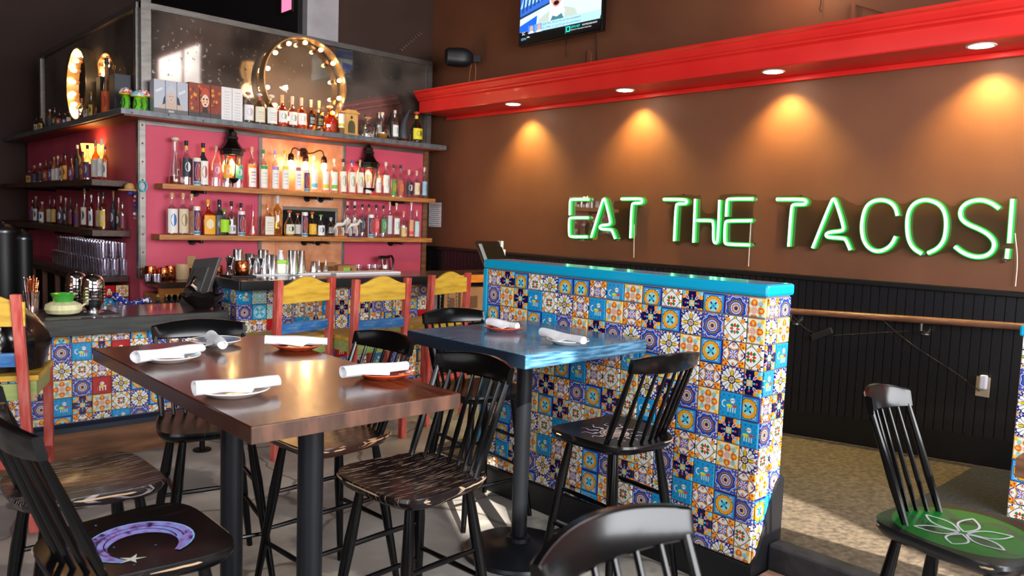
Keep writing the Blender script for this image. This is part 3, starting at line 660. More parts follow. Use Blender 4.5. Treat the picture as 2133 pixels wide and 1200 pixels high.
blt = thing('cafe_table', 'square blue-stained wooden table on round black pedestal beside tiled partition', 'table', (2.385, 2.43, 0))
for k in range(7):
    a0, a1 = -.375 + .75*k/7, -.375 + .75*(k+1)/7
    MB().box(-.37, .37, a0, a1-.0004, .945, 1.0).build('stave', M_BLUETAB, blt)
MB().box(-.374, .374, -.379, -.375, .946, .998).build('edge', M_BLUETAB, blt, bevel=.001)
MB().box(-.375, -.37, -.379, .375, .946, .998).build('edge', mat('dark_blue_edge', '#142231', .35), blt, bevel=.001)
MB().lathe([(.036,.03),(.036,.945)], 24).build('pole', M_BLACKSAT, blt, smooth=True)
MB().lathe([(.245,0),(.25,.008),(.245,.022),(.225,.03),(.10,.045),(.075,.058),(.055,.062),(.052,.08),(.038,.086)], 48).build('base', M_BLACKSAT, blt, smooth=True)
MB().box(-.14, .14, -.14, .14, .933, .945).build('mounting_plate', M_BLACKMETAL, blt)
p = at_z(2090, 952, 1.0)
rt = thing('dining_table', 'corner of a brown wooden table at the right edge of the picture', 'table', (p.x+.02, p.y-.02, 0), 0)
for k in range(6): MB().box(.0+k*.1, .0996+k*.1, -.75, 0, .955, 1.0).build('stave', noisy('brown_table_wood', '#5a3b29', '#7d573e', 5, .25, stretch=(12,1,12), coat=.3), rt)
MB().lathe([(.036,.02),(.036,.955)], 20, (.3,-.4,0)).build('pole', M_BLACKSAT, rt, smooth=True)
MB().lathe([(.25,0),(.25,.015),(.06,.04),(.037,.06)], 32, (.3,-.4,0)).build('base', M_BLACKSAT, rt, smooth=True)

# ================================================================== SPINDLE-BACK STOOLS
def seat_outline(t):
    """closed outline of a saddle seat; t in 0..1 ; front is +y"""
    q = 2*math.pi*t; c, s = math.cos(q), math.sin(q)
    n = 2/4.0
    x = .215*math.copysign(abs(c)**n, c); y = .21*math.copysign(abs(s)**n, s)
    x *= 1.0 + .22*(y/.21)*.5 - .04
    return x, y
SH = .652
def seat_mesh():
    mb = MB(); n = 44
    def ring(k, z, dish=0):
        out = []
        for i in range(n):
            x, y = seat_outline(i/n); x *= k; y *= k
            out.append((x, y, z + dish*( -.010*(1-k*k) + .006*(abs(x)/.2)**2 )))
        return out
    rings = [ring(.80, SH-.042), ring(.93, SH-.034), ring(.985, SH-.018), ring(1.0, SH-.008), ring(.985, SH-.001, 1), ring(.9, SH, 1), ring(.6, SH, 1), ring(.25, SH, 1), ring(.02, SH, 1)]
    mb.loft(rings); me = mb.mesh('seat', True)
    uv = me.uv_layers.new(name='UVMap')
    for l in me.loops:
        c = me.vertices[l.vertex_index].co; uv.data[l.index].uv = (c.x/.215, c.y/.21)
    return me
SEAT_ME = seat_mesh()
SEATS = {}
def seat_variant(m):
    if m.name not in SEATS:
        me = SEAT_ME.copy(); me.materials.clear(); me.materials.append(m); SEATS[m.name] = me
    return SEATS[m.name]
CR = MB(); rings = []
for i in range(15):
    t = -1 + 2*i/14; x = .19*t; y = -.290 + .045*t*t; zc = .987 - .006*t*t; h = .040*(1 - .30*t*t); th = .011
    ny = Vector((-.1*t/.198*.198, 1, 0)).normalized(); lean = Vector((0, -.22, 1)).normalized()
    c = Vector((x, y, zc)); w = ny*th; hh = lean*h
    rings.append([c - w - hh*.85, c - w*.6 - hh, c + w*.6 - hh, c + w - hh*.85, c + w + hh*.85, c + w*.6 + hh, c - w*.6 + hh, c - w + hh*.85])
CR.loft(rings); CREST_ME = CR.mesh('crest_rail', True)
SP_ME = []
for i in range(8):
    s = -1 + 2*i/7
    base = Vector((.168*s, -.168 + .055*abs(s)**1.6, SH-.012)); top = Vector((.178*s, -.284 + .042*s*s, .962))
    r0 = .0125 if i in (0, 7) else .0082
    mid = base.lerp(top, .35)
    SP_ME.append((MB().tube([base, mid, top], [r0*.8, r0*1.15, r0*.72], 8).mesh('spindle', True), i in (0, 7)))
LEG_ME = []; LT = {}
for sx, sy in ((-1,1),(1,1),(-1,-1),(1,-1)):
    a = Vector((.125*sx, .125*sy, SH-.036)); b = Vector((.205*sx, .20*sy, 0)); LT[(sx,sy)] = (a, b)
    LEG_ME.append(MB().tube([a, a.lerp(b,.12), a.lerp(b,.32), a.lerp(b,.6), b], [.014,.017,.0215,.017,.0125], 10).mesh('leg', True))
def legp(k, z):
    a, b = LT[k]; return a.lerp(b, (a.z - z)/(a.z - b.z))
ST_ME = [MB().tube([legp(p_, z), legp(p_, z).lerp(legp(q_, z2), .5), legp(q_, z2)], [.008,.0105,.008], 8).mesh('stretcher', True) for p_, q_, z, z2 in
         [((-1,1),(1,1),.20,.20), ((-1,-1),(1,-1),.30,.30), ((-1,1),(-1,-1),.25,.25), ((1,1),(1,-1),.25,.25), ((-1,1),(-1,-1),.40,.40), ((1,1),(1,-1),.40,.40)]]
def stool(label, x, y, yaw, seat_m, z=0.0):
    t = thing('bar_stool', label, 'stool', (x, y, z), yaw, 'black spindle-back stools')
    se = obj('seat', seat_variant(seat_m), None, t)
    obj('crest_rail', CREST_ME, M_BLACK, t)
    for me, outer in SP_ME: obj('back_post' if outer else 'spindle', me, M_BLACK, t)
    for me in LEG_ME: obj('leg', me, M_BLACK, t)
    for me in ST_ME: obj('stretcher', me, M_BLACK, t)
    return t, se
PI = math.pi
# yaw turns the stool's front (+y): 90 deg = facing -x, 180 = facing -y, -90 = facing +x
sA, _ = stool('black stool with scratched seat pulled up at near right of walnut table', 1.505, 2.035, PI/2 + .06, M_SEATWORN)
sB, _ = stool('black stool with scuffed glossy brown seat at far right of walnut table', 1.535, 2.645, PI/2 + .06, M_SEATBROWN)
sC, _ = stool('glossy black stool at the far end of walnut table, facing the camera', 1.245, 3.09, PI - .20, M_SEATBLACK)
sD, _ = stool('black stool with heavily worn grey-scratched seat on left of walnut table', .655, 2.63, -PI/2, M_SEATWORN2)
sE, seE = stool('black stool with purple crescent moon painted on its seat', .625, 2.04, -PI/2, M_SEATBLACK)
sF, seF = stool('black stool with sun painted on its seat, at blue table by partition', 2.47, 1.975, -.08, M_SEATBLACK)
sG, _ = stool('glossy black stool behind the blue table, facing the camera', 2.555, 2.935, PI - .10, M_SEATBLACK)
sH, _ = stool('black stool in the foreground, only curved top rail and spindles showing', .962, .50, PI, M_SEATBLACK)
sI, seI = stool('black stool with green seat and white painted flower, right foreground', 2.475, .675, PI - .12, M_SEATGREEN, 0.0)
for ch_ in sI.children:
    if ch_.name.split('.')[0] in ('crest_rail', 'spindle', 'back_post'): ch_.scale.x = .62
# painted pictures on the seats: thin coats of paint
def paint(name, poly, m, seat, h=.0010):
    mb = MB(); n = len(poly)
    mb.loft([[(x, y, SH-.006) for x, y in poly], [(x, y, SH + .006*(abs(x)/.2)**2 - .010*(1-min(1,(x*x+y*y)/.044)) + h) for x, y in poly]])
    return mb.build(name, m, seat)
def paint_strip(name, pts, w, m, seat):
    mb = MB()
    def zz(x, y): return SH + .006*(abs(x)/.2)**2 - .010*(1-min(1,(x*x+y*y)/.044)) + .0012
    L_, R_ = [], []
    for i, (x, y) in enumerate(pts):
        a = Vector(pts[max(0,i-1)]); b = Vector(pts[min(len(pts)-1,i+1)]); d = (b-a).normalized(); nn = Vector((-d.y, d.x))
        ww = w[i] if isinstance(w, list) else w
        L_.append(Vector((x,y)) + nn*ww); R_.append(Vector((x,y)) - nn*ww)
    n = len(pts); vs = [(p.x, p.y, zz(p.x,p.y)) for p in L_] + [(p.x, p.y, zz(p.x,p.y)) for p in R_]
    mb.add(vs, [(i, i+1, n+i+1, n+i) for i in range(n-1)])
    return mb.build(name, m, seat)
P_LILAC = noisy('lilac_moon_paint', '#2a2250', '#7fa0dc', 38, .35, c3='#9a7cc8'); P_WHITE = mat('white_brush_paint', '#dfe6ee', .4); P_CREAM = mat('cream_sun_paint', '#e8cdb8', .4); P_GREY = mat('grey_flame_paint', '#c4bccb', .4)
P_DARK = mat('dark_linework_paint', '#1d1638', .35)
# crescent: outer and inner arc (local x = across seat, y = to the front)
cx_, cy_ = .0, .0
arc = lambda r, a0, a1, ox, oy, n=20: [(ox + r*math.cos(R(a0+(a1-a0)*i/n)), oy + r*math.sin(R(a0+(a1-a0)*i/n))) for i in range(n+1)]
seE_c = (.0, .0)
outer = arc(.125, 20, 320, .005, .015, 26); 
n_o = len(outer)
wid = [.006 + .026*math.sin(math.pi*min(1,max(0,i/(n_o-1))))**.8 for i in range(n_o)]
ctr = [((.125-w_)*math.cos(R(20+300*i/(n_o-1)))+.005, (.125-w_)*math.sin(R(20+300*i/(n_o-1)))+.015) for i, w_ in enumerate(wid)]
def turned(pts, a): c, s = math.cos(a), math.sin(a); return [(x*c-y*s, x*s+y*c) for x, y in pts]
TA = R(6)
paint_strip('painted_moon', turned(ctr, TA), wid, P_LILAC, seE)
paint_strip('moon_outline', turned(arc(.126, 20, 320, .005, .015, 26), TA), .0022, mat('pale_blue_line', '#8fc3f2', .4), seE)
for rr_ in (.102, .085):
    o = paint_strip('moon_line', turned(arc(rr_, 70, 290, .005, .015, 20), TA), .0016, P_DARK, seE); o.location.z = .0006
star = []
for i in range(10):
    rr_ = .034 if i % 2 == 0 else .010; star.append((.098 + rr_*math.cos(R(36*i)), -.035 + rr_*math.sin(R(36*i))))
def flat_poly(name, poly, m, seat, dz=.0014):
    c = (sum(p[0] for p in poly)/len(poly), sum(p[1] for p in poly)/len(poly))
    zz = lambda x, y: SH + .006*(abs(x)/.2)**2 - .010*(1-min(1,(x*x+y*y)/.044)) + dz
    vs = [(*c, zz(*c))] + [(x, y, zz(x,y)) for x, y in poly]; n = len(poly)
    return MB().add(vs, [(0, 1+i, 1+(i+1)%n) for i in range(n)]).build(name, m, seat)
flat_poly('painted_star', star, mat('pale_star_paint', '#d9dfc8', .4), seE)
for i in range(7): 
    a, b = (-.16+.05*i, .10*math.sin(i*2.1)-.05)
    flat_poly('painted_speck', [(a,b),(a+.006,b+.002),(a+.002,b+.007)], mat('blue_speck', '#5b8fc0', .4), seE)
# sun with wavy rays
flat_poly('painted_sun', arc(.062, 0, 345, 0, 0, 22), P_CREAM, seF)
for rr_ in (.052, .036, .02): paint_strip('sun_ring', arc(rr_, 0, 300, 0, 0, 20), .0028, mat('brown_line_paint', '#5a382e', .4), seF).location.z = .001
for i in range(12):
    a = R(30*i); pts = []
    for k in range(7):
        d = .070 + .075*k/6; wv = .012*math.sin(k*1.5 + i); pts.append((d*math.cos(a) - wv*math.sin(a), d*math.sin(a) + wv*math.cos(a)))
    paint_strip('sun_ray', pts, [.008*(1-k/6.2) for k in range(7)], P_GREY, seF)
# white flower
for i in range(6):
    a = R(60*i + 12)
    pts = [(.012+.12*k/8, .028*math.sin(math.pi*k/8)) for k in range(9)]; pts2 = [(x, -y) for x, y in pts]
    for q in (pts, pts2): paint_strip('flower_petal', turned(q, a), .0032, P_WHITE, seI)
# worn pale chips on seat edges
def chips(t, seed, n):
    rnd = random.Random(seed)
    for k in range(n):
        t0 = rnd.random(); L_ = .02 + .06*rnd.random(); pts = []
        for j in range(7):
            x, y = seat_outline(t0 + L_*j/6); pts.append((x*1.0015, y*1.0015, SH-.006 + rnd.uniform(-.001,.001)))
        MB().tube(pts, [.0008]+[.0026]*5+[.0008], 5).build('worn_edge', M_CHIP, t)
chips(sA, 1, 12); chips(sB, 2, 12); chips(sD, 3, 12); chips(sE, 4, 8); chips(sI, 5, 7); chips(sF, 6, 4)

# ================================================================== PAINTED WOODEN BAR CHAIRS
def bar_chair(label, pl, pr, side_lean=0.0):
    """pl, pr: floor points of the left and right back posts; the chair faces the bar"""
    pl, pr = Vector(pl), Vector(pr); W = (pr - pl).length; c = (pl + pr)/2; yaw = math.atan2(pr.y-pl.y, pr.x-pl.x)
    t = thing('wooden_bar_chair', label, 'chair', (c.x, c.y, 0), yaw, 'painted wooden bar chairs')
    h = W/2; b = .021
    def lean(z): return -.02 - .05*max(0, z-.7)
    def sl(z): return side_lean*z
    for s in (-1, 1):
        MB().loft([[(s*h-b+sl(z), lean(z)-b, z), (s*h+b+sl(z), lean(z)-b, z), (s*h+b+sl(z), lean(z)+b, z), (s*h-b+sl(z), lean(z)+b, z)] for z in (0, .7, 1.10)]).build('post', M_REDPAINT, t, bevel=.004)
        MB().box(s*h-.02, s*h+.02, .34, .38, 0, .70).build('leg', M_REDPAINT, t, bevel=.003)
        MB().box(s*h-.012, s*h+.012, 0, .34, .63, .70).build('side_apron', M_GREENPAINT, t)
        MB().box(s*h-.012, s*h+.012, 0, .34, .26, .30).build('stretcher', M_REDPAINT, t)
    n = 17; top = []; bot = []
    for i in range(n):
        q = -1 + 2*i/(n-1); x = (h-b)*q
        z = 1.065 + .052*(.5+.5*math.cos(math.pi*q))**1.0
        top.append((x, z)); bot.append((x, .955))
    MB().prism(top + bot[::-1], 'y', lean(1.0)-.011, lean(1.0)+.011).build('crest_board', M_YELPAINT, t, bevel=.003)
    for q in (-.5, 0, .5):
        pts = [((h-b)*q + .0025*math.cos(k*2.2), lean(.85)+.0025*math.sin(k*2.2), .83 + .135*k/14) for k in range(15)]
        MB().tube(pts, .0062, 6).build('twisted_rod', mat('grey_iron_rod', '#6b6560', .4, metal=.6), t, smooth=True)
    MB().box(-h+b, h-b, lean(.81)-.01, lean(.81)+.01, .772, .835).build('lower_slat', M_BLUEPAINT, t, bevel=.002)
    for k in range(4):
        MB().box(-h-.02, h+.02, .0+k*.1, .097+k*.1, .70, .725).build('seat_plank', M_YELPAINT, t, bevel=.003)
    MB().box(-h+b, h-b, -.012, .006, .615, .69).build('back_apron', M_GREENPAINT, t); MB().box(-h+b, h-b, .36, .372, .63, .70).build('front_apron', M_GREENPAINT, t)
    MB().box(-h+b, h-b, -.012, .006, .30, .335).build('stretcher', M_REDPAINT, t); MB().box(-h+b, h-b, .36, .372, .20, .24).build('stretcher', M_REDPAINT, t)
    return t
bar_chair('yellow-backed red wooden chair at the bar, leftmost of the three', (2.118, 4.32, 0), (2.54, 4.44, 0))
bar_chair('yellow-backed red wooden chair at the bar, middle of the three', (2.612, 4.25, 0), (3.025, 4.275, 0))
bar_chair('yellow-backed red wooden chair at the bar, rightmost beside the partition', (3.33, 4.42, 0), (3.765, 4.54, 0))
bar_chair('red wooden chair at the left picture edge with a black bag on it', (.39, 4.16, 0), (.80, 4.0, 0), -.05)
# black plastic bag on that chair
bag = MB(); rings = []
for j in range(10):
    v = j/9; z = .728 + .30*v; ring = []
    for i in range(22):
        q = 2*PI*i/22; rr_ = (1.0 - .12*(1-v)**3 - .62*max(0, v-.45)**1.35*1.6) * (1 + .05*math.sin(5*q + 3*v) + .035*math.sin(9*q - 5*v))
        ring.append(((.69) + .25*rr_*math.cos(q) - .03*v, 4.255 + .17*rr_*math.sin(q), z + .012*math.sin(4*q)*v))
    rings.append(ring)
bag.loft(rings)
tag(bag.build('plastic_bag', noisy('black_plastic_film', '#08080a', '#121218', 5, .22, bump=.5, bscale=9, coat=.4), smooth=True), 'black plastic bag resting on the seat of the left edge chair', 'bag')

# ================================================================== PLATES AND NAPKINS
def plate(label, x, y, z, r, rim, inner):
    t = thing('plate', label, 'plate', (x, y, z), 0, 'plates set on the tables')
    MB().lathe([(.0005,.004),(r*.55,.004),(r*.62,.006),(r*.97,.020),(r,.0215),(r*.995,.0185),(r*.66,.0015),(r*.6,0),(r*.3,0),(.0005,.001)], 40, cap=False).build('dish', rim, t, smooth=True)
    MB().lathe([(.0005,.0048),(r*.54,.0048),(r*.61,.0068),(r*.93,.0198)], 40, cap=False).build('glaze', inner, t, smooth=True)
    return t
def napkin(label, a, b, z, r=.021, flat=.8, seed=0, tail=0.0):
    rnd = random.Random(seed); a = Vector(a); b = Vector(b); n = 12; mb = MB(); rings = []
    d = (b - a).normalized(); side = Vector((-d.y, d.x, 0))
    for i in range(n+1):
        t = i/n; c = a.lerp(b, t)
        rr = r * (1.0 + .06*math.sin(t*7+seed)) * (1.12 - .25*t)
        ring = []
        for k in range(14):
            q = 2*PI*k/14; f = 1 + .07*math.sin(3*q + seed + t*3)
            ring.append((c.x + side.x*rr*f*math.cos(q), c.y + side.y*rr*f*math.cos(q), z + rr*flat*(1 + f*math.sin(q))))
        rings.append(ring)
    mb.loft(rings, cap=False)
    # spiral end faces: two recessed rings
    for idx, sgn in ((0, 1), (n, -1)):
        base = rings[idx]; cc = Vector((sum(p[0] for p in base)/14, sum(p[1] for p in base)/14, sum(p[2] for p in base)/14))
        r2 = [tuple(cc + (Vector(p)-cc)*.72 + Vector((d.x,d.y,0))*sgn*.002) for p in base]; r3 = [tuple(cc + (Vector(p)-cc)*.5 + Vector((d.x,d.y,0))*sgn*.014) for p in base]; r4 = [tuple(cc + (Vector(p)-cc)*.05 + Vector((d.x,d.y,0))*sgn*.014) for p in base]
        mb.loft([base, r2, r3, r4], cap=False)
    t = thing('rolled_napkin', label, 'napkin', (0,0,0), 0, 'rolled napkins on the tables')
    mb.build('roll', M_NAPKIN, t, smooth=True)
    # loose flap
    mid = a.lerp(b, .38); tip = mid + side*(-.045 + tail) + d*.05
    zf = z + r*flat*.4
    MB().add([(mid.x - d.x*.05 - side.x*r*.9, mid.y - d.y*.05 - side.y*r*.9, zf+.006), (mid.x + d.x*.07 - side.x*r*.85, mid.y + d.y*.07 - side.y*r*.85, zf+.006), (tip.x, tip.y, zf-.004),
              (mid.x - d.x*.05 - side.x*r*.9, mid.y - d.y*.05 - side.y*r*.9, zf+.004), (mid.x + d.x*.07 - side.x*r*.85, mid.y + d.y*.07 - side.y*r*.85, zf+.004), (tip.x, tip.y, zf-.006)],
             [(0,1,2),(5,4,3),(0,3,4,1),(1,4,5,2),(2,5,3,0)]).build('flap', M_NAPKIN, t)
    return t
def setting(lp, ln, pl, pr, na, nb, rim, inner, seed, r=.098):
    """pl/pr: pixels of plate's left and right rim; na/nb: pixels of the roll's ends"""
    a = at_z(*pl, 1.02); b = at_z(*pr, 1.02); c = (a+b)/2
    plate(lp, c.x, c.y, 1.0, r, rim, inner)
    p = at_z(*na, 1.038); q = at_z(*nb, 1.038)
    L = min((q-p).length, .27); m_ = (p+q)/2; d = (q-p).normalized()
    napkin(ln, m_ - d*L/2, m_ + d*L/2, 1.0155, seed=seed)
setting('white plate at near left corner of the walnut table', 'white rolled napkin on the near left white plate', (412,812),(557,802),(404,806),(580,788), M_SHEATH, M_SHEATH, 1)
setting('pale white plate at far left corner of the walnut table', 'white rolled napkin with loose fold on far left white plate', (290,742),(414,736),(282,742),(420,720), M_SHEATH, mat('plate_pale_blue', '#c9d6da', .15, coat=.6), 2)
setting('grey plate with tan rim at the far edge of walnut table', 'short white rolled napkin standing end-on on the grey plate', (400,706),(498,708),(440,697),(464,714), M_SHEATH, M_GREYPLATE, 3, .092)
setting('orange plate at far right of the walnut table', 'white rolled napkin across the far right orange plate', (566,715),(672,717),(552,706),(682,706), M_TERRA, M_TERRAIN, 4, .092)
setting('orange plate at near right of the walnut table', 'white rolled napkin across the near right orange plate', (745,775),(852,770),(714,772),(846,756), M_TERRA, M_TERRAIN, 5, .092)
setting('orange plate at far left side of the blue table', 'white rolled napkin on the blue table\'s orange plate', (1012,679),(1084,681),(1018,668),(1078,676), M_TERRA, M_TERRAIN, 6, .09)
setting('white plate at the near side of the blue table', 'white rolled napkin on the blue table\'s white plate', (1140,704),(1227,709),(1130,690),(1216,706), M_SHEATH, M_SHEATH, 7, .09)
# ================================================================== NEON SIGN
XN = XW - .022
def cr8(p): return at_x(1150 + p[0]/2.17, 380 + p[1]/2.17, XN - .012)
def smooth_path(pts, it=2):
    for _ in range(it):
        out = [pts[0]]
        for a, b in zip(pts, pts[1:]): out += [a.lerp(b, .25), a.lerp(b, .75)]
        out.append(pts[-1]); pts = out
    return pts
NEON = {
 'EAT': [[(168,77),(90,77),(84,82),(83,148)], [(165,160),(86,160),(80,166),(80,238),(86,246),(160,246)], [(180,248),(232,80),(238,74),(244,80),(268,180),(262,192),(225,194),(217,202),(222,211),(266,213),(275,218),(288,254)], [(315,75),(402,74),(411,80),(410,90),(402,94),(372,94),(363,100),(357,252)]],
 'THE': [[(506,77),(604,78),(612,84),(612,92),(604,97),(572,97),(563,102),(555,265)], [(650,75),(642,272)], [(656,172),(722,172),(733,180),(732,262),(738,274),(748,272),(753,258),(760,80)], [(910,75),(800,75),(793,82),(790,155)], [(905,173),(795,174),(785,180),(782,270),(790,280),(895,283)]],
 'TACOS': [[(1017,77),(1140,77),(1152,84),(1150,96),(1140,100),(1095,100),(1085,108),(1072,290)], [(1180,297),(1265,85),(1275,74),(1285,85),(1322,205),(1315,220),(1255,225),(1239,235),(1245,248),(1318,252),(1330,258),(1350,305)],
   [(1563,150),(1555,115),(1530,88),(1490,78),(1450,85),(1420,110),(1405,160),(1400,210),(1408,260),(1430,295),(1465,313),(1500,308),(1535,285),(1555,245)],
   [(1672,322),(1635,300),(1612,260),(1605,200),(1610,140),(1632,100),(1670,80),(1710,80),(1755,100),(1780,140),(1784,200),(1775,260),(1745,300),(1700,320)],
   [(2022,118),(1990,95),(1950,80),(1905,82),(1865,100),(1845,130),(1850,165),(1880,190),(1930,210),(1975,235),(2003,270),(1995,310),(1960,335),(1910,338),(1860,320),(1822,290)], [(2083,75),(2068,275)], [(2062,300),(2057,345)]]}
PANEL = {'EAT': [(72,66),(185,64),(195,90),(225,64),(250,64),(262,84),(300,84),(312,62),(420,62),(430,78),(424,105),(384,112),(372,262),(345,270),(330,250),(300,268),(270,262),(262,232),(218,230),(190,266),(80,266),(70,160)],
 'THE': [(498,62),(622,52),(640,62),(665,52),(672,80),(674,140),(740,140),(748,60),(770,52),(915,48),(925,78),(905,92),(902,150),(918,170),(904,190),(902,262),(912,282),(895,296),(782,294),(765,272),(745,292),(716,270),(714,200),(668,196),(664,290),(630,290),(620,268),(580,272),(565,288),(543,276),(545,104),(505,96)],
 'TACOS': [(1008,60),(1160,60),(1175,80),(1250,82),(1275,60),(1300,62),(1330,84),(1395,110),(1450,66),(1530,66),(1585,105),(1640,66),(1740,66),(1800,110),(1830,100),(1860,70),(1960,62),(2040,100),(2065,95),(2076,62),(2100,64),(2110,90),(2085,340),(2060,365),(2035,355),(2030,330),(1990,350),(1900,358),(1820,315),(1770,320),(1700,340),(1630,320),(1590,290),(1540,322),(1470,334),(1400,300),(1365,325),(1340,318),(1320,280),(1230,276),(1195,310),(1165,312),(1150,290),(1100,285),(1085,305),(1058,300),(1062,110),(1012,100)]}
for w_, nm in (('EAT', 'EAT'), ('THE', 'THE'), ('TACOS', 'TACOS!')):
    ps = [cr8(p) for p in PANEL[w_]]; org = Vector((XN, sum(p.y for p in ps)/len(ps), min(p.z for p in ps)))
    t = thing('neon_sign', {'EAT': 'green neon sign reading EAT on brown wall, nearest the bar', 'THE': 'green neon sign reading THE on brown wall', 'TACOS': 'green neon sign reading TACOS! on brown wall, the longest word'}[w_], 'neon sign', org, 0, 'green neon words on the brown wall')
    ps = smooth_path([p - org for p in ps] + [ps[0] - org], 1)[:-1]
    MB().loft([[(.004, p.y, p.z) for p in ps], [(.009, p.y, p.z) for p in ps]]).build('acrylic_panel', M_ACRYL, t)
    for st in NEON[w_]:
        pts = smooth_path([cr8(p) - org for p in st], 2)
        ntb = MB().tube([(-.010, p.y, p.z) for p in pts], .0165, 8).build('neon_tube', M_NEON, t, smooth=True)
        MB().tube([(-.020, p.y, p.z) for p in pts], .0105, 8).build('lit_core', M_NEONCORE, ntb, smooth=True)
    zs = min(p.z for p in ps)
    for p in (ps[2], ps[len(ps)//2]):
        MB().tube([(-.001, p.y, p.z), (.022, p.y, p.z)], .006, 8).build('standoff', M_CHROME, t, smooth=True)
    ends = {'EAT': [(368,190),(366,340)], 'THE': [(895,180),(884,380)], 'TACOS': [(2090,230),(2103,350),(2092,470)]}[w_]
    e = [cr8(p) for p in ends]
    MB().tube([(-.002, p.y-org.y, p.z-org.z) for p in smooth_path(e, 2)], .003, 6).build('power_cord', mat('clear_white_cord', '#d8c8b8', .4), t, smooth=True)

# ================================================================== TELEVISION
tv = thing('television', 'wall television showing a sports talk broadcast above the red beam', 'television', (4.85, 4.694, 3.06))
TWD, THT = .972, .560
MB().box(0, .05, -TWD/2, TWD/2, 0, THT).build('casing', mat('tv_black', '#08080a', .25), tv, bevel=.004)
def scr(poly, m, lift, name='picture_area'):
    """poly in screen units: s 0..1 from the viewer's left, t 0..1 up"""
    b = .012
    P_ = lambda q: (-.0008 - lift*.0006, TWD/2 - b - q[0]*(TWD-2*b), b + q[1]*(THT-2*b))
    return MB().add([P_(q) for q in poly], [tuple(range(len(poly)))]).build(name, m, tv)
def em(name, hexc, s=1.0): return emitter('screen_' + name, srgb(hexc), s)
rect = lambda a,b,c,d: [(a,c),(b,c),(b,d),(a,d)]
SC = 1.15
scr(rect(0,1,0,1), em('black', '#050507', .3), 0)
scr(rect(0,1,.20,1), em('court_tan', '#b9d0cf', SC), 1)
scr([(0,.44),(.40,.58),(.40,1),(0,1)], em('stand_blue', '#2d5fb8', SC), 2)
scr([(0,.58),(.38,.68),(.38,1),(.1,1)], em('stand_pale', '#8fbfd8', SC), 3)
for k in range(7): scr([(.02+.05*k,.50+.026*k),(.05+.05*k,.51+.026*k),(.08+.05*k,.92),(.065+.05*k,.92)], em('stand_dark', '#1b3c86', SC), 4)
scr([(0,.41),(.4,.56),(.4,.59),(0,.45)], em('rail_dark', '#15304f', SC), 5)
scr([(.55,.60),(1,.66),(1,1),(.55,1)], em('stand_blue', '#2d5fb8', SC), 2)
scr([(.62,.64),(.98,.70),(.98,.73),(.62,.67)], em('stand_pale', '#8fbfd8', SC), 3)
scr([(0,.20),(.22,.20),(.23,.42),(0,.30)], em('key_blue', '#1656c8', SC), 6)
scr([(.22,.20),(.25,.34),(.34,.42),(.42,.45),(.58,.46),(.70,.40),(.76,.20)], em('jacket', '#a7b3ab', SC), 7)
scr([(.38,.27),(.39,.42),(.43,.48),(.54,.49),(.58,.42),(.57,.27)], em('collar', '#c4dde0', SC), 8)
scr([(.39,.25),(.43,.36),(.48,.33),(.54,.37),(.58,.26)], em('shirt', '#3a6f78', SC), 9)
def oval(cx_, cy_, rx, ry, n=22): return [(cx_+rx*math.cos(2*PI*i/n), cy_+ry*math.sin(2*PI*i/n)) for i in range(n)]
scr(oval(.475,.60,.088,.21), em('beard', '#cfd6dc', SC), 10); scr(oval(.472,.68,.080,.18), em('face', '#c9917a', SC), 11); scr(oval(.473,.535,.045,.05), em('lips', '#c57f7a', SC), 12); scr(oval(.473,.545,.034,.036), em('mouth', '#1d0f10', SC), 13)
scr(oval(.44,.72,.012,.012,10), em('mouth', '#1d0f10', SC), 13); scr(oval(.505,.72,.012,.012,10), em('mouth', '#1d0f10', SC), 13); scr(oval(.473,.63,.016,.03,10), em('lips', '#c57f7a', SC), 12)
scr(rect(.30,1,.155,.285), em('ticker', '#9cc6d8', SC), 14); scr(rect(.12,.21,.15,.28), em('photo_blue', '#3f74c8', SC), 14); scr(rect(.21,.30,.15,.28), em('photo_blue2', '#5b8fd6', SC), 14)
for cx_ in (.165, .265): scr(oval(cx_,.225,.022,.045,12), em('face', '#c9917a', SC), 15); scr([(cx_-.04,.15),(cx_+.04,.15),(cx_+.02,.185),(cx_-.02,.185)], em('beard', '#cfd6dc', SC), 15)
scr(rect(.61,.655,.05,.135), em('teal', '#2fd0c0', SC), 15); scr(rect(.62,.645,.065,.12), em('black', '#050507', .3), 16); scr(rect(.6,.603,.03,.15), em('teal', '#2fd0c0', SC), 15)
def text_mesh(s, size, m, parent, loc, rot, name='lettering', align='LEFT', ext=0.0):
    cu = bpy.data.curves.new('txt', 'FONT'); cu.body = s; cu.size = size; cu.align_x = align; cu.extrude = ext; cu.resolution_u = 2
    o = bpy.data.objects.new('txt', cu); COL.objects.link(o)
    me = bpy.data.meshes.new_from_object(o.evaluated_get(bpy.context.evaluated_depsgraph_get()))
    bpy.data.objects.remove(o); me.materials.clear()
    return obj(name, me, m, parent, loc, rot)
TXR = (PI/2, 0, -PI/2)
def stext(s, sx, sy, size, m): text_mesh(s, size, m, tv, (-.0125, TWD/2-.012-sx*(TWD-.024), .012+sy*(THT-.024)), TXR)
tink = em('ink', '#23485c', .8); twh = em('white', '#e8eef2', SC)
stext('28.8 PPG, 24.5 pt FG pct this postseason', .31, .235, .027, tink); stext('25.7 PPG, 21.2 pt FG pct this postseason', .31, .175, .027, tink)
stext('SC', .045, .145, .034, twh); stext('ESPN', .035, .06, .028, em('espn', '#7fb4dc', SC)); stext('NBA', .11, .085, .018, twh); stext('ESPN BET', .665, .095, .026, em('teal', '#2fd0c0', SC)); stext('DOWNLOAD NOW', .80, .10, .018, twh); stext('Must be 21+ and present in select states', .665, .06, .014, twh)
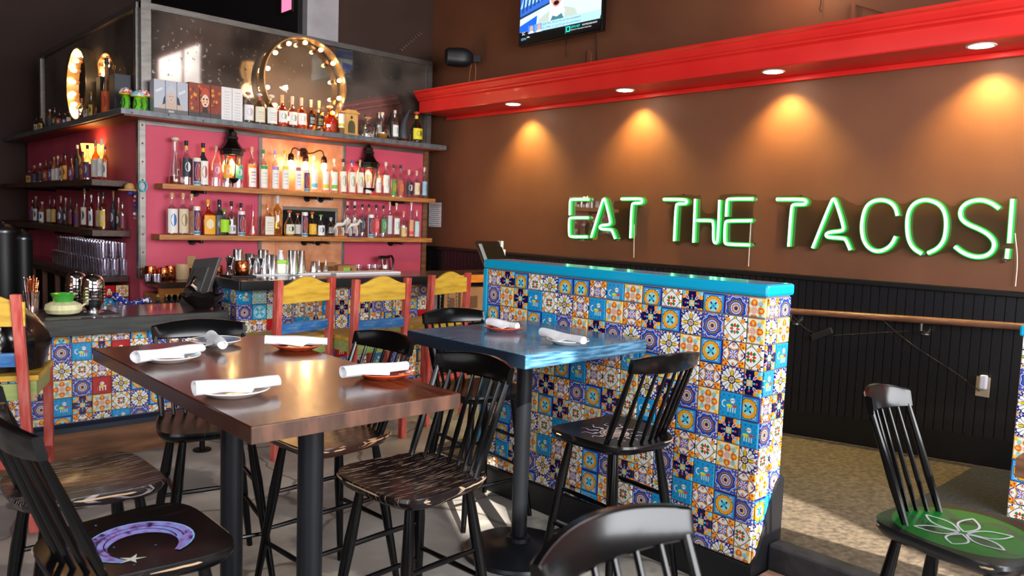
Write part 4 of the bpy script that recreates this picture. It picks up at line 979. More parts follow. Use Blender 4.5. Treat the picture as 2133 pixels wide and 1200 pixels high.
MB().box(.05, .2, -.06, .06, .18, .34).box(.05, .07, -.2, .2, .12, .4).build('wall_bracket', M_BLACKMETAL, tv)
# tv cords and raceway under it
rw = MB().box(XW-.018, XW, 4.475, 4.49, 2.755, 2.95).box(XW-.018, XW, 4.495, 4.515, 2.755, 2.97).build('cable_raceway', mat('brown_raceway', '#74462e', .5)); tag(rw, 'brown cable raceway on the wall between television and red beam', 'cable cover')
def cord(label, pts, r, m, name='cable'):
    o = MB().tube(smooth_path([Vector(p) for p in pts], 2), r, 6).build(name, m, smooth=True); tag(o, label, 'cable'); return o
M_CORD = mat('black_cord', '#0d0b0b', .5)
cord('thin black cable hanging from right end of the television to red beam', [at_x(1240,62,XW-.03), at_x(1243,90,XW-.01), at_x(1242,112,XW-.008), at_x(1244,140,XW-.008)], .0035, M_CORD)
cord('short black wire dangling under the middle of the television', [at_x(1186,78,XW-.02), at_x(1181,96,XW-.008), at_x(1181,118,XW-.008)], .004, mat('brown_cord', '#4a2c20', .5))
# speaker on the wall
sp_c = at_x(958, 120, 4.84)
sp = thing('wall_speaker', 'black rounded loudspeaker bracketed to the wall left of television', 'speaker', sp_c, R(148))
MB().lathe([(.0005,-.14),(.066,-.138),(.080,-.125),(.088,-.03),(.090,.02),(.080,.075),(.052,.115),(.03,.13),(.0005,.132)], 24, sq=.25).build('cabinet', mat('speaker_black', '#17181b', .45), sp, None, (0, R(-90), R(0)), smooth=True)
MB().lathe([(.0005,.004),(.062,.004),(.07,0)], 24, sq=.25).build('grille', mat('speaker_grille', '#0c0c0e', .7), sp, (.1425,0,0), (0, R(90), 0), smooth=True).location = (.142, 0, 0)
MB().box(-.20, -.11, -.016, .016, -.03, .03).build('bracket', M_BLACKMETAL, sp)
cord('pair of tan speaker wires running down to the red beam', [at_x(985,125,XW-.03), at_x(978,150,XW-.01), at_x(977,185,XW-.01)], .003, mat('tan_wire', '#b57e50', .5))
cord('second tan speaker wire beside the first above the red beam', [at_x(988,125,XW-.03), at_x(992,150,XW-.008), at_x(987,183,XW-.01)], .003, mat('tan_wire', '#b57e50', .5))
# paper notice
pn = thing('paper_notice', 'white printed notice taped to the wall beside the lower shelf', 'notice', (0,0,0))
a, b = at_x(894, 422, XW-.004), at_x(918, 473, XW-.004)
MB().box(XW-.004, XW-.002, b.y, a.y, b.z, a.z).build('sheet', M_PAPER, pn)
W_ = a.y - b.y
for k in range(11):
    zz = a.z - .02 - k*(a.z-b.z-.04)/10; ins = (.012 if k else .01) + .012*((k*7)%3)
    if k == 0: text_mesh('WARNING', .042, M_INK, pn, ((XW-.0045), a.y-.02, zz-.02), TXR)
    else: MB().box(XW-.0048, XW-.0042, b.y+ins, a.y-ins, zz-.009, zz-.004).build('text_line', M_INK, pn)
# outlet plate with a white plug-in
pc = at_x(2047, 806, XW-.03)
ou = thing('wall_outlet', 'beige outlet plate with white plug-in light on the black wainscot', 'outlet', (XW-.026, pc.y, pc.z))
MB().box(-.006, .002, -.036, .036, -.058, .058).build('plate', mat('beige_outlet_plate', '#a8967e', .5), ou, bevel=.003)
MB().box(-.04, -.006, -.026, .012, -.01, .072).build('plug_in', mat('white_plastic', '#e3e3ee', .4), ou, bevel=.008)
# string-light cable under the rail and its adapter
cord('thin black cable drooping below the handrail on black boards', [at_x(1650,655,XW-.03), at_x(1680,690,XW-.03), at_x(1720,700,XW-.03), at_x(1800,695,XW-.03), at_x(1890,690,XW-.03)], .0028, mat('dark_wire', '#2b2522', .5))
cord('thin black cable slanting from handrail to the wall outlet', [at_x(1830,660,XW-.03), at_x(1900,720,XW-.03), at_x(1990,775,XW-.03), at_x(2040,815,XW-.04)], .0028, mat('dark_wire', '#2b2522', .5))
ad = at_x(1712, 696, XW-.04)
ad_o = MB().box(-.012, .012, -.075, .075, -.022, .022).build('power_adapter', mat('adapter_black', '#1b1b1c', .5), None, ad, (R(-28),0,0), bevel=.004); tag(ad_o, 'small black power adapter hanging below the handrail', 'adapter')
# hooks and bits on the wall above the beam
hk = cord('thin wire hook hanging on the wall above the red beam', [at_x(1710,-6,XW-.02), at_x(1710,10,XW-.02), at_x(1706,20,XW-.02), at_x(1711,24,XW-.02)], .003, M_CORD, 'wire_hook')
br = MB().box(XW-.03, XW, at_x(1784,30,XW).y, at_x(1777,30,XW).y, 2.755, at_x(1780,10,XW).z).build('wall_bracket', mat('brown_raceway', '#74462e', .5)); tag(br, 'brown painted bracket standing on the red beam against the wall', 'bracket')
cord('thin cable sagging from the brown bracket onto the red beam', [at_x(1784,11,XW-.02), at_x(1815,20,XW-.02), at_x(1850,30,XW-.02)], .003, mat('brown_cord', '#4a2c20', .5))
# chain on the dark wall
ch = thing('wall_chain', 'short twisted chain hanging on the dark wall above the mirror', 'chain', (0,0,0))
a, b = at_y(832, 104, 6.71), at_y(872, 70, 6.71)
for k in range(9):
    p = a.lerp(b, k/8)
    MB().tube([p + Vector((.03*math.cos(q), -.004, .013*math.sin(q))) for q in [2*PI*i/8 for i in range(9)]], .0035, 5).build('link', mat('chain_metal', '#8a7a6c', .4, metal=.8), ch)

# mirror-side pendant lantern over the room (seen in the bar mirror)
pd = thing('pendant_lantern', 'lit wrought-iron glass lantern reflected in the bar mirror', 'lamp', (4.80, 2.54, 3.45))
MB().lathe([(.02,-.16),(.10,-.08),(.125,.02),(.10,.10),(.085,.13)], 10).build('glass_shade', M_WARMGLASS, pd)
for k in range(5):
    q = 2*PI*k/5
    MB().tube([(.012*math.cos(q), .012*math.sin(q), -.19), (.11*math.cos(q), .11*math.sin(q), -.085), (.135*math.cos(q), .135*math.sin(q), .02), (.10*math.cos(q), .10*math.sin(q), .13), (.01*math.cos(q), .01*math.sin(q), .24)], .006, 5).build('iron_rib', M_BLACKMETAL, pd)
MB().tube([(0,0,.24),(0,0,1.75)], .006, 6).build('chain', M_BLACKMETAL, pd)
light('pendant_lamp', 'POINT', (4.80, 2.54, 3.2), (4.8,2.54,0), 4, (1.0,.65,.35), shadow_soft_size=.1)
# terminal behind the partition
pt = thing('point_of_sale_tablet', 'dark tilted payment tablet on the bar behind the turquoise partition', 'tablet', (4.44, 4.98, 1.05), R(-12))
MB().add([(-.11,-.09,.05),(.13,-.09,.05),(.13,.10,.27),(-.11,.10,.27),(-.11,-.075,.035),(.13,-.075,.035),(.13,.115,.255),(-.11,.115,.255)], [(0,1,2,3),(7,6,5,4),(0,4,5,1),(1,5,6,2),(2,6,7,3),(3,7,4,0)]).build('screen_body', mat('tablet_black', '#15100f', .2), pt)
MB().add([(-.10,-.0835,.0605),(-.065,-.0835,.0605),(-.065,.075,.2445),(-.10,.075,.2445)], [(0,1,2,3)]).build('screen_glow', mat('tablet_reflection', '#7d8896', .2), pt, (-.0,-.002,.002))  # pale strip: a reflection painted onto the dark screen, gives no light
MB().tube([(.1,.1,.24),(.06,.14,.0)], .01, 6).box(.12,.145,.06,.12,.2,.275).build('stand', mat('tablet_white', '#e4e2df', .4), pt)
ch2 = thing('charging_stand', 'small white card holder with cables on the bar behind the partition', 'card holder', (4.62, 5.05, 1.05))
MB().box(-.03,.03,-.01,.01,.0,.20).build('card', M_PAPER, ch2); MB().box(-.012,.012,-.012,-.0105,.11,.16).build('print', M_INK, ch2); MB().box(-.06,.06,-.03,.03,0,.03).build('base', M_BLACKMETAL, ch2)
# tiled pier at the right edge of the picture
pier_x = 4.12
pier = struct(MB().box(pier_x, pier_x+.25, -.4, .95, 0, 1.06).build('wall_pier', mat('white_grout', '#d9d6d2', .7)))
for r_ in range(9):
    for c_ in range(4):
        put_tile('LPQGHLPM'[(r_*3 + c_*2) % 8], (pier_x-.001, .95 - S*c_, 1.02 - S*(r_+1)), -PI/2, pier)
MB().box(pier_x-.015, pier_x+.265, -.4, .965, 1.06, 1.11).build('cap', M_TURQ, pier, bevel=.01)
# ================================================================== BOTTLES
PROFILE = {
 'round': [(.0,.88),(.015,1),(.54,1),(.62,.86),(.69,.5),(.74,.34),(.92,.30)],
 'tall': [(.0,.95),(.012,1),(.60,1),(.67,.8),(.73,.42),(.78,.34),(.93,.31)],
 'cone': [(.0,.95),(.02,1),(.10,1.0),(.35,.74),(.6,.46),(.75,.36),(.92,.32)],
 'flask': [(.0,.5),(.02,.7),(.14,.98),(.26,1),(.38,.84),(.47,.45),(.55,.24),(.92,.2)],
 'squat': [(.0,.95),(.02,1),(.48,1),(.6,.78),(.68,.4),(.74,.28),(.88,.27)],
 'drop': [(.0,.7),(.02,.85),(.2,1),(.42,.96),(.56,.66),(.66,.32),(.74,.25),(.88,.24)],
 'slim': [(.0,.95),(.01,1),(.45,.98),(.62,.6),(.7,.4),(.93,.34)],
}
BM = {}
def glassm(k):
    if k in BM: return BM[k]
    t = {'clear': None, 'amber': (.80,.34,.05), 'gold': (.86,.70,.28), 'dark': (.03,.03,.03), 'pink': (.93,.62,.58), 'green': (.35,.45,.10), 'brown': (.25,.10,.04), 'pale': (.93,.90,.72), 'red': (.5,.06,.03)}[k]
    if t is None: BM[k] = M_GLASS
    elif k in ('dark', 'brown'): BM[k] = mat('bottle_glass_' + k, t, .08, coat=.6)
    else: BM[k] = clear_glass('bottle_glass_' + k, t, .12)
    return BM[k]
def colm(h, rough=.5): return mat('print_' + h.lstrip('#'), h, rough)
MESHES = {}
def cached(key, fn):
    if key not in MESHES: MESHES[key] = fn()
    return MESHES[key]
def arc_patch(r, sy, half, z0, z1, seg=7, face=0.0, sq=0.0):
    mb = MB(); top, bot = [], []
    for i in range(seg+1):
        q = -PI/2 + half*(-1 + 2*i/seg); c, s = math.cos(q), math.sin(q)
        if sq:
            e = (abs(c)**(2+sq*6) + abs(s)**(2+sq*6)) ** (-1/(2+sq*6)); c *= e; s *= e
        bot.append((r*c, r*s*sy, z0)); top.append((r*c, r*s*sy, z1))
    n = seg+1
    return mb.add(bot + top, [(i, i+1, n+i+1, n+i) for i in range(seg)]).mesh('label', True)
def bottle(label, x, y, z, h, w, kind, glass, lab=None, cap='#1a1a1a', lz=(.10,.48), emblem=None, band=None, face=0.0, group=None, ball=False, fill=None, neck=None, sq=0.0, name='liquor_bottle', emb='oval'):
    r = w/2; t = thing(name, label, 'bottle', (x, y, z), face, group)
    key = (kind, round(h,3), round(w,3), sq)
    prof = PROFILE[kind]
    obj('glass', cached(('g',)+key+(glass,), lambda: MB().lathe([(p[1]*r, p[0]*h) for p in prof], 14, sq=sq).mesh('glass', True)), glassm(glass), t)
    rn = prof[-1][1]*r
    if fill:
        hf, fc = fill
        pr = [(p[1]*r*.93, max(.004, p[0]*h)) for p in prof if p[0] < hf]
        a = next(i for i, p in enumerate(prof) if p[0] >= hf); p0, p1 = prof[a-1], prof[a]; u = (hf-p0[0])/(p1[0]-p0[0]); pr.append(((p0[1]+(p1[1]-p0[1])*u)*r*.93, hf*h))
        obj('liquor', cached(('f',)+key+(fill,), lambda: MB().lathe(pr, 14, sq=sq).mesh('liquor', True)), mat('liquor_'+fc.lstrip('#'), fc, .1, coat=.5), t)
    z9 = prof[-1][0]*h
    if cap:
        if ball: obj('stopper', cached(('b', round(h,3), round(rn,4)), lambda: MB().lathe([(rn*.8,-.01*h),(rn*.9,.01*h),(rn*1.9,.03*h),(rn*2.0,.06*h),(rn*1.5,.09*h),(.001,.105*h)], 12, (0,0,z9)).mesh('stopper', True)), colm(cap), t)
        else: obj('cap', cached(('c', round(h,3), round(rn,4)), lambda: MB().lathe([(rn*1.15,-.03*h),(rn*1.2,-.02*h),(rn*1.2,(1.0-prof[-1][0])*h),(rn*.9,(1.003-prof[-1][0])*h)], 12, (0,0,z9)).mesh('cap', True)), colm(cap), t)
    if neck: obj('neck_band', cached(('n', round(h,3), round(rn,4)), lambda: MB().lathe([(rn*1.14,-.13*h),(rn*1.1,-.035*h)], 12, (0,0,z9), cap=False).mesh('neck_band', True)), colm(neck), t)
    if lab:
        half = 1.05 if not sq else .78
        lo = obj('label', cached(('l',)+key+(lz,), lambda: arc_patch(r*1.02, 1, half, lz[0]*h, lz[1]*h, sq=sq)), colm(lab), t)
        zz = lz[0]*h; dz = (lz[1]-lz[0])*h
        if band: obj('label_band', cached(('lb',)+key+(lz,), lambda: arc_patch(r*1.035, 1, half, zz+.84*dz, zz+.99*dz, sq=sq)), colm(band), lo)
        if emblem:
            if emb == 'oval': obj('emblem', cached(('le',)+key+(lz,), lambda: oval_patch(r*1.04, .55, zz+.28*dz, zz+.80*dz, sq)), colm(emblem), lo)
            elif emb == 'line':
                for a_, b_ in ((.62,.68),(.5,.54),(.34,.38),(.2,.24)): obj('text_line', cached(('ll',a_)+key+(lz,), lambda: arc_patch(r*1.035, 1, .55, zz+a_*dz, zz+b_*dz, 4, sq=sq)), colm(emblem), lo)
            else: obj('emblem', cached(('lr',)+key+(lz,), lambda: arc_patch(r*1.04, 1, half, zz+.1*dz, zz+.3*dz, sq=sq)), colm(emblem), lo)
    return t
def oval_patch(r, half, z0, z1, sq=0.0):
    n = 14; vs = []
    for i in range(n):
        a = 2*PI*i/n; q = -PI/2 + half*math.cos(a); c, s = math.cos(q), math.sin(q)
        if sq:
            e = (abs(c)**(2+sq*6) + abs(s)**(2+sq*6)) ** (-1/(2+sq*6)); c *= e; s *= e
        vs.append((r*c, r*s, (z0+z1)/2 + (z1-z0)/2*math.sin(a)))
    return MB().add(vs, [tuple(range(n))]).mesh('emblem')
def px_bottle(plane_y, z, xpx, ytop, wpx, **kw):
    p = at_y(xpx, ytop, plane_y); q0 = at_y(xpx - wpx/2, ytop+40, plane_y); q1 = at_y(xpx + wpx/2, ytop+40, plane_y)
    h = p.z - z; d = ray(xpx, ytop); wm = wpx/F_PX * (plane_y/d.y) * d.length * .985
    return p.x, h, min(.125, wm)
def candle(label, x, y, z, h, w, face=0.0, group=None):
    t = thing('votive_candle', label, 'candle', (x, y, z), face, group); r = w/2
    obj('glass_jar', cached(('cj', round(h,3), round(w,3)), lambda: MB().lathe([(r*.92,0),(r,.01),(r,h-.006),(r*.95,h),(r*.85,h),(r*.85,h-.02)], 14).mesh('glass_jar', True)), mat('candle_wax', '#f0e9d8', .3, coat=.5), t)
    obj('print_panel', cached(('cp', round(h,3), round(w,3)), lambda: arc_patch(r*1.02, 1, 1.2, .14*h, .86*h)), colm('#5b2a66'), t)
    obj('print_halo', cached(('ch', round(h,3), round(w,3)), lambda: oval_patch(r*1.035, .75, .16*h, .80*h)), colm('#f3b63c'), t)
    obj('print_figure', cached(('cf', round(h,3), round(w,3)), lambda: oval_patch(r*1.05, .33, .2*h, .72*h)), colm('#b8443c'), t)
    obj('print_base', cached(('cb', round(h,3), round(w,3)), lambda: arc_patch(r*1.02, 1, 1.2, .03*h, .12*h)), colm('#3f8fb0'), t)
    return t
COLW = {}
def shelf_row(rows, plane_y, z, place, group):
    n = 0
    for b in rows:
        x_, yt, wpx, desc, kw = b[0], b[1], b[2], b[3], dict(b[4])
        yoff = kw.pop('dy', 0.0); pos = ORD[n]; n += 1
        X_, h, wm = px_bottle(plane_y + yoff, z, x_, yt, wpx)
        lab = '%s, %s from left on %s' % (desc, pos, place)
        if kw.pop('candle', False): candle(lab, X_, plane_y + yoff, z, h, wm, group=group); continue
        bottle(lab, X_, plane_y + yoff, z, h, wm, group=group, **kw)
D = dict
CORK = '#d9a870'
# ---- upper wooden shelf
row1 = [
 (365,287,24,'tall conical flask with amber dregs', D(kind='cone',glass='clear',cap='#e9c9b4',ball=True,fill=(.17,'#8a2a12'))),
 (388,293,19,'navy label bottle with white emblem', D(kind='round',glass='clear',lab='#2b3038',emblem='#e8e8ea',cap='#141414',neck='#e3bb62',lz=(.18,.60))),
 (410,329,15,'saint candle in glass', D(candle=True,dy=-.05)),
 (423,298,19,'white label bottle, yellow neck band', D(kind='round',glass='dark',lab='#efece6',emblem='#b9645c',cap='#171717',neck='#f2c21c',lz=(.03,.58))),
 (450,304,18,'skull bottle with pink medallion', D(kind='round',glass='clear',lab='#d6657a',emblem='#dcdcdc',cap='#c9a184',lz=(.22,.56))),
 (473,307,19,'skull bottle with orange medallion', D(kind='round',glass='clear',lab='#f0a22c',emblem='#dcdcdc',cap='#c9a184',lz=(.22,.56))),
 (497,311,18,'skull bottle with teal medallion', D(kind='round',glass='clear',lab='#4fae94',emblem='#dcdcdc',cap='#c9a184',lz=(.22,.56))),
 (525,306,17,'white label bottle with orange top edge', D(kind='tall',glass='clear',lab='#f3efea',band='#f0932a',emblem='#c98f98',emb='line',cap='#e3b07c',lz=(.04,.58))),
 (549,312,16,'white label bottle with green band and stopper', D(kind='tall',glass='clear',lab='#f4f2ec',band='#35a452',emblem='#bfe0c4',emb='line',cap='#2f9a4a',lz=(.04,.60))),
 (573,314,16,'white label bottle with lilac band', D(kind='tall',glass='clear',lab='#f4f2ec',band='#c48ad0',emblem='#c9c1cc',emb='line',cap='#cda7d4',lz=(.04,.60))),
 (594,312,16,'white label bottle with yellow band', D(kind='tall',glass='clear',lab='#f4f2ec',band='#efe03c',emblem='#cfcab0',emb='line',cap='#f1d23a',lz=(.04,.60))),
 (621,315,16,'white label bottle with maroon band', D(kind='tall',glass='clear',lab='#f4f0ee',band='#a05a68',emblem='#c9b9bd',emb='line',cap='#efe6e0',lz=(.04,.60))),
 (639,354,13,'saint candle in glass', D(candle=True,dy=-.05)),
 (654,325,15,'white label bottle with light blue stripe', D(kind='tall',glass='clear',lab='#f4f4f2',emblem='#5fc2da',emb='band',cap='#f2efe9',lz=(.08,.62))),
 (678,329,15,'white label bottle with yellow stripe', D(kind='tall',glass='clear',lab='#f4f4f2',emblem='#d7d93a',emb='band',cap='#f2efe9',lz=(.08,.62))),
 (696,331,15,'white label bottle with bright green stripe', D(kind='tall',glass='clear',lab='#f4f4f2',emblem='#6fcf4c',emb='band',cap='#f2efe9',lz=(.08,.62))),
 (715,331,15,'cream botanical label bottle with black cap', D(kind='tall',glass='clear',lab='#f3f1e6',emblem='#8aa06a',cap='#15151a',lz=(.06,.64))),
 (733,333,16,'cream botanical label bottle with blue cap', D(kind='tall',glass='clear',lab='#f3f1e6',emblem='#8aa06a',cap='#4a62b0',lz=(.06,.64))),
 (750,333,15,'cream botanical label bottle with gold cap', D(kind='tall',glass='clear',lab='#f3f1e6',emblem='#8aa06a',cap='#d2a86a',lz=(.06,.64))),
 (767,338,17,'plain white label bottle with pink cap', D(kind='tall',glass='clear',lab='#f5f1ee',emblem='#e0a3b2',cap='#e0548a',lz=(.06,.64))),
 (788,341,14,'small white label bottle with dark cap', D(kind='tall',glass='pale',lab='#f1efee',emblem='#b9b9c4',emb='line',cap='#23262e',lz=(.1,.55))),
 (804,338,16,'white label bottle with grey wreath', D(kind='tall',glass='clear',lab='#f3f2ee',emblem='#b9bcb9',cap='#e7dfda',lz=(.1,.62))),
 (820,343,14,'green and orange label bottle', D(kind='round',glass='clear',lab='#5f9a3a',emblem='#e8a02c',cap='#2f4a22',lz=(.03,.52))),
 (835,344,15,'orange band red label bottle', D(kind='round',glass='clear',lab='#c2604c',emblem='#ef8f34',cap='#2a3550',lz=(.03,.52))),
 (852,354,17,'short corked bottle with black portrait label', D(kind='squat',glass='clear',lab='#2a2b33',emblem='#efe7dc',cap='#e7cfa2',lz=(.12,.56))),
 (868,356,15,'short corked bottle with cream label', D(kind='squat',glass='clear',lab='#f0e2bd',emblem='#d8b25e',cap='#e7cfa2',lz=(.12,.56))),
 (884,349,13,'slender bottle with pale blue fish label', D(kind='slim',glass='clear',lab='#9cc4d6',emblem='#6f9fbc',cap='#e9c9b4',lz=(.1,.55))),
]
shelf_row(row1, 6.49, Z1, 'upper wooden shelf', 'bottles on the upper wooden shelf')
row2 = [
 (358,402,21,'corked bottle with blue and white label', D(kind='round',glass='clear',lab='#efe9e0',emblem='#3f73c0',cap=CORK,lz=(.04,.62))),
 (381,402,20,'corked bottle with beige sketch label', D(kind='round',glass='clear',lab='#d8c6a4',emblem='#8a7458',cap=CORK,lz=(.04,.62))),
 (399,404,18,'corked bottle with brown picture label', D(kind='round',glass='clear',lab='#8a5a3a',emblem='#3b2a22',cap=CORK,lz=(.04,.58))),
 (410,430,13,'saint candle in glass', D(candle=True,dy=-.05)),
 (433,416,24,'yellow square bottle with a skull face', D(kind='squat',glass='amber',lab='#f0a81e',emblem='#efdcb0',cap='#f0a030',lz=(.02,.56),sq=.6,fill=(.6,'#f0a018'))),
 (457,416,22,'black and silver square skull bottle', D(kind='squat',glass='dark',lab='#4a4c50',emblem='#c9c9cc',cap='#15151a',lz=(.02,.56),sq=.6)),
 (467,435,19,'small squat bottle with lime green label', D(kind='squat',glass='clear',lab='#a8e01e',cap='#5fae2a',lz=(.12,.6),dy=-.06,ball=True)),
 (482,419,18,'ribbed decanter with silver collar', D(kind='squat',glass='clear',lab='#e4dfe0',emblem='#7a7a80',cap='#17171b',lz=(.05,.3),fill=(.5,'#4a3a3e'))),
 (502,423,17,'dark capped bottle behind a candle', D(kind='squat',glass='clear',cap='#16161a',lab='#efe9e6',emblem='#c43a30',lz=(.05,.5),dy=.03)),
 (503,440,14,'saint candle in glass', D(candle=True,dy=-.06)),
 (527,426,15,'slim pink-stoppered cone bottle', D(kind='cone',glass='pink',cap='#d83a62',neck='#d83a62')),
 (558,424,21,'square corked bottle with cream label', D(kind='squat',glass='pale',lab='#efe6d4',emblem='#c9bda6',emb='line',cap='#d98a5a',lz=(.04,.6),sq=.6)),
 (578,407,20,'tall golden wine bottle', D(kind='tall',glass='gold',cap='#cfc9c0',neck='#d8d2c8')),
 (603,437,21,'round tequila bottle with orange ball stopper', D(kind='drop',glass='pale',lab='#e9e2c8',emblem='#3a3a34',cap='#e2622a',ball=True,lz=(.08,.45),fill=(.3,'#c9b448'))),
 (620,443,15,'small bottle with orange ball stopper', D(kind='squat',glass='clear',lab='#c9c3bd',cap='#e2622a',ball=True,lz=(.1,.5))),
 (635,442,13,'saint candle in glass', D(candle=True,dy=-.05)),
 (650,440,19,'dark bottle with golden drop label', D(kind='drop',glass='green',lab='#f2b52a',emblem='#f7cf5a',cap='#e2622a',ball=True,neck='#f2b52a',lz=(.08,.5))),
 (668,446,17,'green ball-stoppered bottle with white tag', D(kind='drop',glass='pale',lab='#f0f0f2',emblem='#4a4a52',cap='#8fc24a',ball=True,lz=(.06,.5))),
 (689,453,20,'wide silver-grey faceted decanter', D(kind='squat',glass='clear',lab='#8f8a86',cap='#b9b2ac',lz=(.2,.5),sq=.4)),
 (724,420,14,'clear bottle with black neck band', D(kind='tall',glass='clear',lab='#d9c9c6',cap='#e8b494',neck='#17171a',lz=(.1,.5),dy=.03)),
 (739,420,14,'clear bottle with black neck and white cap', D(kind='tall',glass='clear',lab='#d9c9c6',cap='#efe2dc',neck='#17171a',lz=(.1,.5),dy=.03)),
 (755,425,14,'charcoal label bottle', D(kind='round',glass='clear',lab='#3a3b42',emblem='#8d8d94',cap='#1a1a1e',lz=(.14,.58))),
 (769,425,13,'orange label bottle behind a candle', D(kind='round',glass='clear',lab='#ef6a24',cap='#1a1a1e',neck='#e8a060',lz=(.14,.58),dy=.02)),
 (773,447,13,'saint candle in glass', D(candle=True,dy=-.06)),
 (784,426,14,'coral red label bottle', D(kind='round',glass='clear',lab='#e8505a',emblem='#f2a0a4',cap='#1a1a1e',lz=(.14,.58))),
 (799,428,14,'mid green label bottle', D(kind='round',glass='clear',lab='#4f9a58',emblem='#a8d2a8',cap='#1a1a1e',lz=(.14,.58))),
 (812,421,12,'slender bottle with lilac-grey label', D(kind='tall',glass='clear',lab='#d9d2dc',cap='#efb48c',lz=(.1,.62))),
 (826,423,15,'white label bottle with bird sketch', D(kind='tall',glass='pale',lab='#f4f2ec',emblem='#9fb0a4',cap='#e9b9a4',lz=(.1,.56))),
 (841,440,16,'short corked bottle with tan label', D(kind='squat',glass='clear',lab='#e6c48e',emblem='#b98f56',cap='#efa06a',lz=(.06,.4),fill=(.4,'#e0b070'))),
 (857,420,12,'slender bottle with salmon and red label', D(kind='slim',glass='clear',lab='#f0a074',emblem='#e8505a',emb='band',cap='#efd0c4',lz=(.05,.5))),
 (868,438,13,'small bottle with pale turquoise label', D(kind='tall',glass='clear',lab='#b9dcd6',emblem='#d6ece8',cap='#e8a088',lz=(.05,.6))),
]
shelf_row(row2, 6.49, Z2, 'lower wooden shelf', 'bottles on the lower wooden shelf')
row3 = [
 (517,190,21,'clear bottle with pinkish ball stopper', D(kind='squat',glass='clear',lab='#f1ecec',emblem='#c9b9c4',cap='#c98a7a',ball=True,lz=(.08,.56))),
 (540,193,22,'yellowish bottle with cream scalloped label', D(kind='squat',glass='gold',lab='#efe6cf',emblem='#c9b98a',emb='line',cap='#e9e6e0',ball=True,neck='#c9534a',lz=(.06,.54))),
 (565,196,23,'pale bottle with white scalloped label', D(kind='squat',glass='pale',lab='#f2f0e8',emblem='#c4c4bc',emb='line',cap='#e2e6e6',ball=True,lz=(.06,.56))),
 (588,198,21,'orange bottle with white label', D(kind='squat',glass='amber',lab='#f6f1ec',emblem='#8fae94',cap='#f0b88a',neck='#f2c49a',lz=(.14,.5),fill=(.5,'#e8861c'))),
 (609,201,20,'pink bottle with white label', D(kind='squat',glass='pink',lab='#f6f1ec',emblem='#8fae94',cap='#f0c4b8',neck='#f2c4b8',lz=(.1,.5))),
 (628,204,20,'second orange bottle with white label', D(kind='squat',glass='amber',lab='#f6f1ec',emblem='#c4c4bc',cap='#f0b8a0',neck='#f0b0a0',lz=(.14,.5),fill=(.5,'#e8861c'))),
 (648,208,18,'orange bottle with black label', D(kind='squat',glass='amber',lab='#1c1a1a',emblem='#e8e2da',emb='line',cap='#f0c4b0',neck='#eab49a',lz=(.16,.52))),
 (665,210,18,'golden bottle with black label', D(kind='squat',glass='gold',lab='#1c1a1a',emblem='#e0c07a',emb='line',cap='#f0d0a0',neck='#e8c078',lz=(.14,.52))),
 (687,219,25,'wide orange square decanter', D(kind='squat',glass='amber',cap='#f0d8b0',ball=True,sq=.6,fill=(.56,'#e27418'))),
 (710,216,16,'white label bottle with yellow stripe', D(kind='tall',glass='pale',lab='#f6f4ee',emblem='#e2d42c',emb='band',cap='#f0dcc8',lz=(.2,.66))),
 (767,243,27,'squat wide clear decanter with orange cork', D(kind='squat',glass='clear',cap='#e8a860',ball=True,lab=None)),
 (790,234,12,'slim clear bottle with gold cap', D(kind='tall',glass='clear',cap='#e0b878',lab='#d9d9d4',lz=(.1,.5),dy=.03)),
 (797,234,28,'round-bottomed flask with amber liquor', D(kind='flask',glass='clear',cap='#f0e4dc',fill=(.2,'#c27a1e'))),
 (823,230,15,'slim clear bottle with white label', D(kind='tall',glass='clear',lab='#eef0ee',emblem='#9fb4b0',cap='#efe0c4',lz=(.12,.5))),
 (868,231,31,'round olive bottle with yellow labels', D(kind='drop',glass='green',lab='#f2dc22',emblem='#6f7a2a',cap='#d8443a',ball=True,neck='#f2dc22',lz=(.1,.44))),
]
shelf_row(row3, 6.41, 2.25, 'grey ledge', 'bottles on the grey ledge')
# ---- bottles on the shadowed side shelves (facing left) placed from back to front
rnd = random.Random(5)
def side_row(xs, z, zlab, X0_, group, hmul=1.0):
    kinds = ['round','tall','squat','slim','drop']; gl = ['clear','brown','dark','gold','clear','amber']
    labs = [('#d9d2c4','cream'),('#c9a23c','mustard'),('#8a3a34','maroon'),('#dfe3ea','bluish white'),('#3a3f5a','slate blue'),('#5a3f7a','purple'),('#b9b2a4','grey beige'),('#2c2c30','black')]
    caps = ['#17171a','#b98a5a','#d8d2c4','#6a2a2a']
    for i, (px, yt, wpx) in enumerate(xs):
        X_ = X0_ if px < 226 else 2.025
        d = ray(px, yt); Yp = X_ / d.x * d.y; p = at_x(px, yt, X_); h = p.z - z
        wm = min(.10, wpx/F_PX*(X_/d.x)*d.length)
        lc, ln = labs[(i*3 + int(z*10)) % 8]
        bottle('%s label bottle, %s from left on %s' % (ln, ORD[i], zlab), X_, Yp, z, h, wm, kinds[(i*2 + 1) % 5], gl[(i*5+int(z*7)) % 6], lc, caps[i % 4], lz=(.08,.52), emblem=labs[(i*5+2) % 8][0], face=-PI/2+.6, group=group)
side_row([(62,352,12),(72,345,12),(84,340,11),(96,333,12),(106,328,10),(113,327,10),(121,325,10),(128,323,10),(136,315,12),(149,322,11),(161,302,12),(172,316,11),(182,302,13),(199,292,15),(211,290,15),(219,305,10)], Z1+.015, 'dark upper side shelf', 1.90, 'bottles on the dark upper side shelf')
side_row([(68,412,10),(75,409,10),(88,420,12),(104,408,12),(113,407,11),(127,408,12),(137,412,9),(147,411,9),(160,416,10),(176,393,13),(190,406,10),(205,402,10),(215,401,15),(236,398,11),(247,412,9),(255,420,9)], Z2+.015, 'dark lower side shelf', 1.92, 'bottles on the dark lower side shelf')
